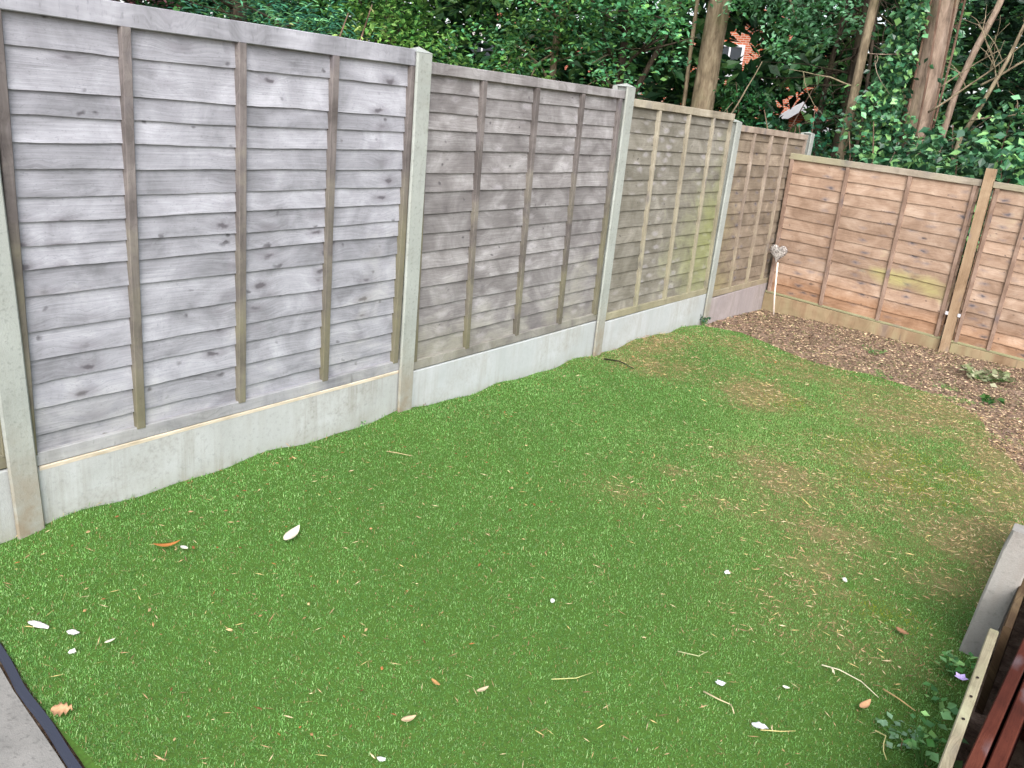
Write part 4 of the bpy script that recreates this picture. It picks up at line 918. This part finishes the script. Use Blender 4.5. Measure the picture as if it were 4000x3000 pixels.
def scrap(L, W, col, name, label, cat, x, y, rot, seed, h=.006, group=None):
    """small irregular lump, flattened"""
    r = np.random.default_rng(seed); n, mN = 12, 5; V = []; L *= .85; W *= .95; col = np.array(col) * .85
    for q in range(1, mN):
        ph = math.pi * q / mN
        for k in range(n):
            a = 6.283 * k / n; rr = 1 + .35 * math.sin(a * 2 + seed) + .2 * r.uniform(-1, 1)
            V.append((L / 2 * rr * math.sin(ph) * math.cos(a), W / 2 * rr * math.sin(ph) * math.sin(a), h * math.cos(ph)))
    V += [(0, 0, h), (0, 0, -h)]; Q = [(q * n + k, (q + 1) * n + k, (q + 1) * n + (k + 1) % n, q * n + (k + 1) % n) for q in range(mN - 2) for k in range(n)]
    T = [(len(V) - 2, k, (k + 1) % n) for k in range(n)] + [(len(V) - 1, (mN - 2) * n + (k + 1) % n, (mN - 2) * n + k) for k in range(n)]
    o_ = MB().add(np.array(V) + r.normal(0, .0012, (len(V), 3)), Q, T, col=col).build(name, M_LITTER); o_.location = (x, y, float(turfz(x, y)) + .011); o_.rotation_euler.z = rot; setp(o_, label, cat, group); return o_
def twig(pts, r_, col, name, label, cat, x, y, group=None, bits=()):
    mb = MB(); mb.tube([(a, b, c_) for a, b, c_ in pts], np.linspace(r_, r_ * .5, len(pts)), 5, col=col)
    for (p, q) in bits: mb.tube([p, ((p[0] + q[0]) / 2, (p[1] + q[1]) / 2 + .002, (p[2] + q[2]) / 2 + .003), q], r_ * .6, 5, col=col)
    z = float(turfz(x, y)) if y < float(edge_y(x)) else float(ground(x, y))
    o_ = mb.build(name, M_LITTER, smooth=True); o_.location = (x, y, z + .016); setp(o_, label, cat, group)
almond(.115, .040, .22, srgb(226, 218, 196), 'fallen_leaf', 'large cream white curled leaf lying alone on the left lawn', 'leaf', .668, .545, 2.0, lift=.022)
almond(.085, .020, .9, srgb(164, 108, 60), 'fallen_leaf', 'orange brown curled leaf on the lawn left of the cream white leaf', 'leaf', .455, .19, 1.15, lift=.02)
almond(.03, .018, .2, srgb(206, 206, 190), 'fallen_leaf', 'small pale leaf bit at the tip of the orange brown leaf', 'leaf', .50, .225, .3, lift=.02)
scrap(.070, .024, srgb(222, 214, 218), 'paper_scrap', 'largest torn white scrap on the lawn near the patio corner', 'scrap', .572, -.292, .55, 3)
scrap(.034, .022, srgb(216, 214, 214), 'paper_scrap', 'smaller white scrap just right of the largest torn scrap', 'scrap', .672, -.244, .6, 8)
almond(.030, .009, .2, srgb(214, 208, 190), 'petal', 'narrow pale petal right of the two white scraps', 'petal', .785, -.199, 1.5, lift=.018)
scrap(.018, .012, srgb(220, 224, 214), 'paper_scrap', 'tiny white fleck below the two white scraps near the patio', 'scrap', .752, -.288, .2, 12)
almond(.05, .042, .6, srgb(190, 148, 112), 'fallen_leaf', 'pale tan star shaped leaf beside the patio edging', 'leaf', .965, -.425, .9, notch=.2, lift=.016)
almond(.040, .014, .4, srgb(196, 178, 146), 'fallen_leaf', 'short tan upright seed leaf in the lower middle lawn', 'leaf', 1.675, .377, 1.3, lift=.018)
almond(.042, .020, .5, srgb(196, 172, 138), 'fallen_leaf', 'beige folded leaf lower left of the short tan seed leaf', 'leaf', 1.602, .155, 1.2, lift=.018)
almond(.035, .012, .5, srgb(178, 136, 88), 'fallen_leaf', 'brown seed leaf with a stalk left of the short tan seed leaf', 'leaf', 1.56, .31, -.1, lift=.018)
scrap(.042, .022, srgb(226, 226, 232), 'paper_scrap', 'bright white oval scrap low on the right of the lawn', 'scrap', 2.325, .784, .45, 15)
scrap(.026, .020, srgb(232, 232, 240), 'paper_scrap', 'white fleck with a thin stalk on the right lawn above the oval scrap', 'scrap', 2.169, .879, .5, 21)
scrap(.018, .013, srgb(235, 240, 240), 'paper_scrap', 'white dot in the middle of the lawn', 'scrap', 1.569, .885, .3, 23)
scrap(.020, .016, srgb(226, 226, 228), 'paper_scrap', 'white fleck upper right of the white dot in mid lawn', 'scrap', 1.92, 1.529, .3, 26)
scrap(.022, .014, srgb(230, 230, 224), 'paper_scrap', 'white fleck in the dry patch on the right side of the lawn', 'scrap', 2.265, 1.841, .3, 29)
scrap(.022, .010, srgb(230, 232, 232), 'paper_scrap', 'white fleck at the bottom edge of the photo', 'scrap', 1.644, .012, .3, 31)
almond(.020, .012, .3, srgb(232, 230, 210), 'petal', 'cream petal left of the long pale twig on the right lawn', 'petal', 2.324, 1.004, .3)
almond(.062, .022, .5, srgb(206, 160, 120), 'fallen_leaf', 'pointed pinkish tan leaf standing near the bottom right weeds', 'leaf', 2.529, 1.09, 1.35, lift=.02)
almond(.045, .026, .6, srgb(150, 112, 84), 'fallen_leaf', 'crumpled brown leaf near the weeds under the short concrete post', 'leaf', 2.52, 1.62, -.3, notch=.15, lift=.016)
twig([(-.09, 0, .0), (-.04, .01, .004), (.03, .0, .004), (.09, -.035, 0)], .0022, srgb(222, 212, 184), 'twig', 'long pale twig with a white bud on the lower right lawn', 'twig', 2.46, 1.2, bits=(((-.06, .006, .002), (-.045, -.02, .002)), ((-.065, .006, .002), (-.05, -.018, .003))))
twig([(-.03, .045, 0), (.0, .04, .002), (.003, .0, .004), (.01, -.03, .003), (.025, -.055, 0)], .0022, srgb(206, 196, 136), 'stem', 'hooked yellow green stem near the bottom right corner', 'stem', 2.61, .955)
twig([(-.05, -.02, 0), (0, 0, .003), (.06, .03, 0)], .0024, srgb(192, 170, 132), 'twig', 'straight buff twig on the lawn below the tall capped post', 'twig', .39, 1.38)
twig([(-.04, -.06, 0), (.01, -.01, .003), (.03, .05, 0)], .0018, srgb(180, 180, 120), 'stem', 'thin straw stem in the lower centre of the lawn', 'stem', 1.837, .602)
twig([(-.05, -.02, 0), (.01, .0, .003), (.02, .05, 0)], .002, srgb(170, 172, 130), 'stem', 'curved grey green stem right of the lower centre of the lawn', 'stem', 2.06, .94)
twig([(-.05, .02, 0), (0, 0, .004), (.05, -.02, .002)], .003, srgb(198, 166, 118), 'twig', 'knobbly tan twig right of the lawn near the pointed tan leaf', 'twig', 2.60, 1.2)
twig([(-.05, .0, 0), (0, -.006, .004), (.035, .0, .002)], .0026, srgb(200, 182, 148), 'twig', 'forked pale twig on the lawn above the bright oval scrap', 'twig', 2.20, .80, bits=(((.03, 0, .002), (.055, -.03, .003)),))
twig([(-.045, -.035, 0), (0, -.005, .003), (.03, .03, 0)], .0018, srgb(206, 190, 130), 'stem', 'thin yellow stem near the bottom edge right of centre', 'stem', 2.38, .80)
twig([(-.03, .05, 0), (0, .01, .004), (.05, -.03, 0)], .0026, srgb(206, 186, 120), 'twig', 'yellowish twig in the dry part of the lawn', 'twig', 1.92, 2.4)
twig([(-.14, .0, 0), (-.03, .012, .012), (.1, -.02, 0)], .006, srgb(52, 50, 40), 'twig', 'dark bent stick near the foot of the second capped post', 'twig', .30, 3.62)
def strands(n, xr_, yr_, fn, cols, Lr, wr, zoff, zf, lift=0.):
    """loose straws and chips, elongated thin faces lying about"""
    x = rng.uniform(*xr_, n); y = rng.uniform(*yr_, n); k = rng.random(n) < fn(x, y); x, y = x[k], y[k]; n = len(x)
    a = rng.random(n) * 6.283; L = rng.uniform(*Lr, n); w = rng.uniform(*wr, n); z = zf(x, y) + zoff
    d = np.stack([np.cos(a), np.sin(a), rng.normal(0, .14, n)], 1) * L[:, None] / 2; s_ = np.stack([-np.sin(a), np.cos(a), rng.normal(0, .5, n)], 1) * w[:, None] / 2
    c = np.stack([x, y, z], 1); h = np.array([0, 0, 1.]) * (w * .35)[:, None]
    V = np.stack([c - d, c + s_ + h * .2, c + d, c - s_ + h * .2, c + h], 1).reshape(-1, 3); o = np.arange(n)[:, None] * 5
    F = np.concatenate([o + np.array([[0, 1, 4]]), o + np.array([[1, 2, 4]]), o + np.array([[2, 3, 4]]), o + np.array([[3, 0, 4]])])
    cols = np.array(cols); C = cols[rng.integers(0, len(cols), n)] * (.6 + .6 * rng.random(n))[:, None]
    return V, F, np.repeat(C, 5, 0)
TAN = [srgb(192, 160, 124), srgb(170, 134, 102), srgb(210, 186, 150), srgb(140, 108, 82), srgb(120, 92, 72), srgb(200, 176, 120)]
V, F, C = strands(90000, (.03, 2.74), (-.4, 5.5), lambda x, y: .025 + dry(x, y) * .85, TAN, (.008, .042), (.0012, .0034), .017, turfz)
setp(npmesh('dry_straw', V, F, M_LITTER, col=C), 'loose tan straw and thatch scattered over the lawn', 'straw', kind='stuff')
BR = [srgb(152, 124, 102), srgb(116, 96, 80), srgb(170, 146, 120), srgb(94, 78, 66), srgb(204, 182, 146), srgb(112, 114, 74), srgb(148, 120, 102), srgb(104, 88, 74), srgb(76, 64, 52)]
def soilmask(x, y):
    e = edge_y(x); far_ = np.clip((y - e + .45) / .45, 0, 1) ** 2; return far_
V, F, C = strands(42000, (.02, 3.1), (2.8, 6.98), soilmask, BR, (.006, .040), (.003, .014), .004, ground)
setp(npmesh('leaf_litter', V, F, M_LITTER, col=C), 'brown chips and dead leaves covering the bare soil by the far fence', 'leaf litter', kind='stuff')
V, F, C = strands(900, (.05, 1.6), (-.3, 5.2), lambda x, y: .25 + .75 * np.exp(-x / .5), [srgb(150, 96, 58), srgb(176, 150, 110), srgb(120, 80, 50), srgb(150, 116, 80)], (.008, .022), (.004, .009), .019, turfz)
setp(npmesh('leaf_fragments', V, F, M_LITTER, col=C), 'small brown leaf fragments sprinkled over the left part of the lawn', 'leaf litter', kind='stuff')
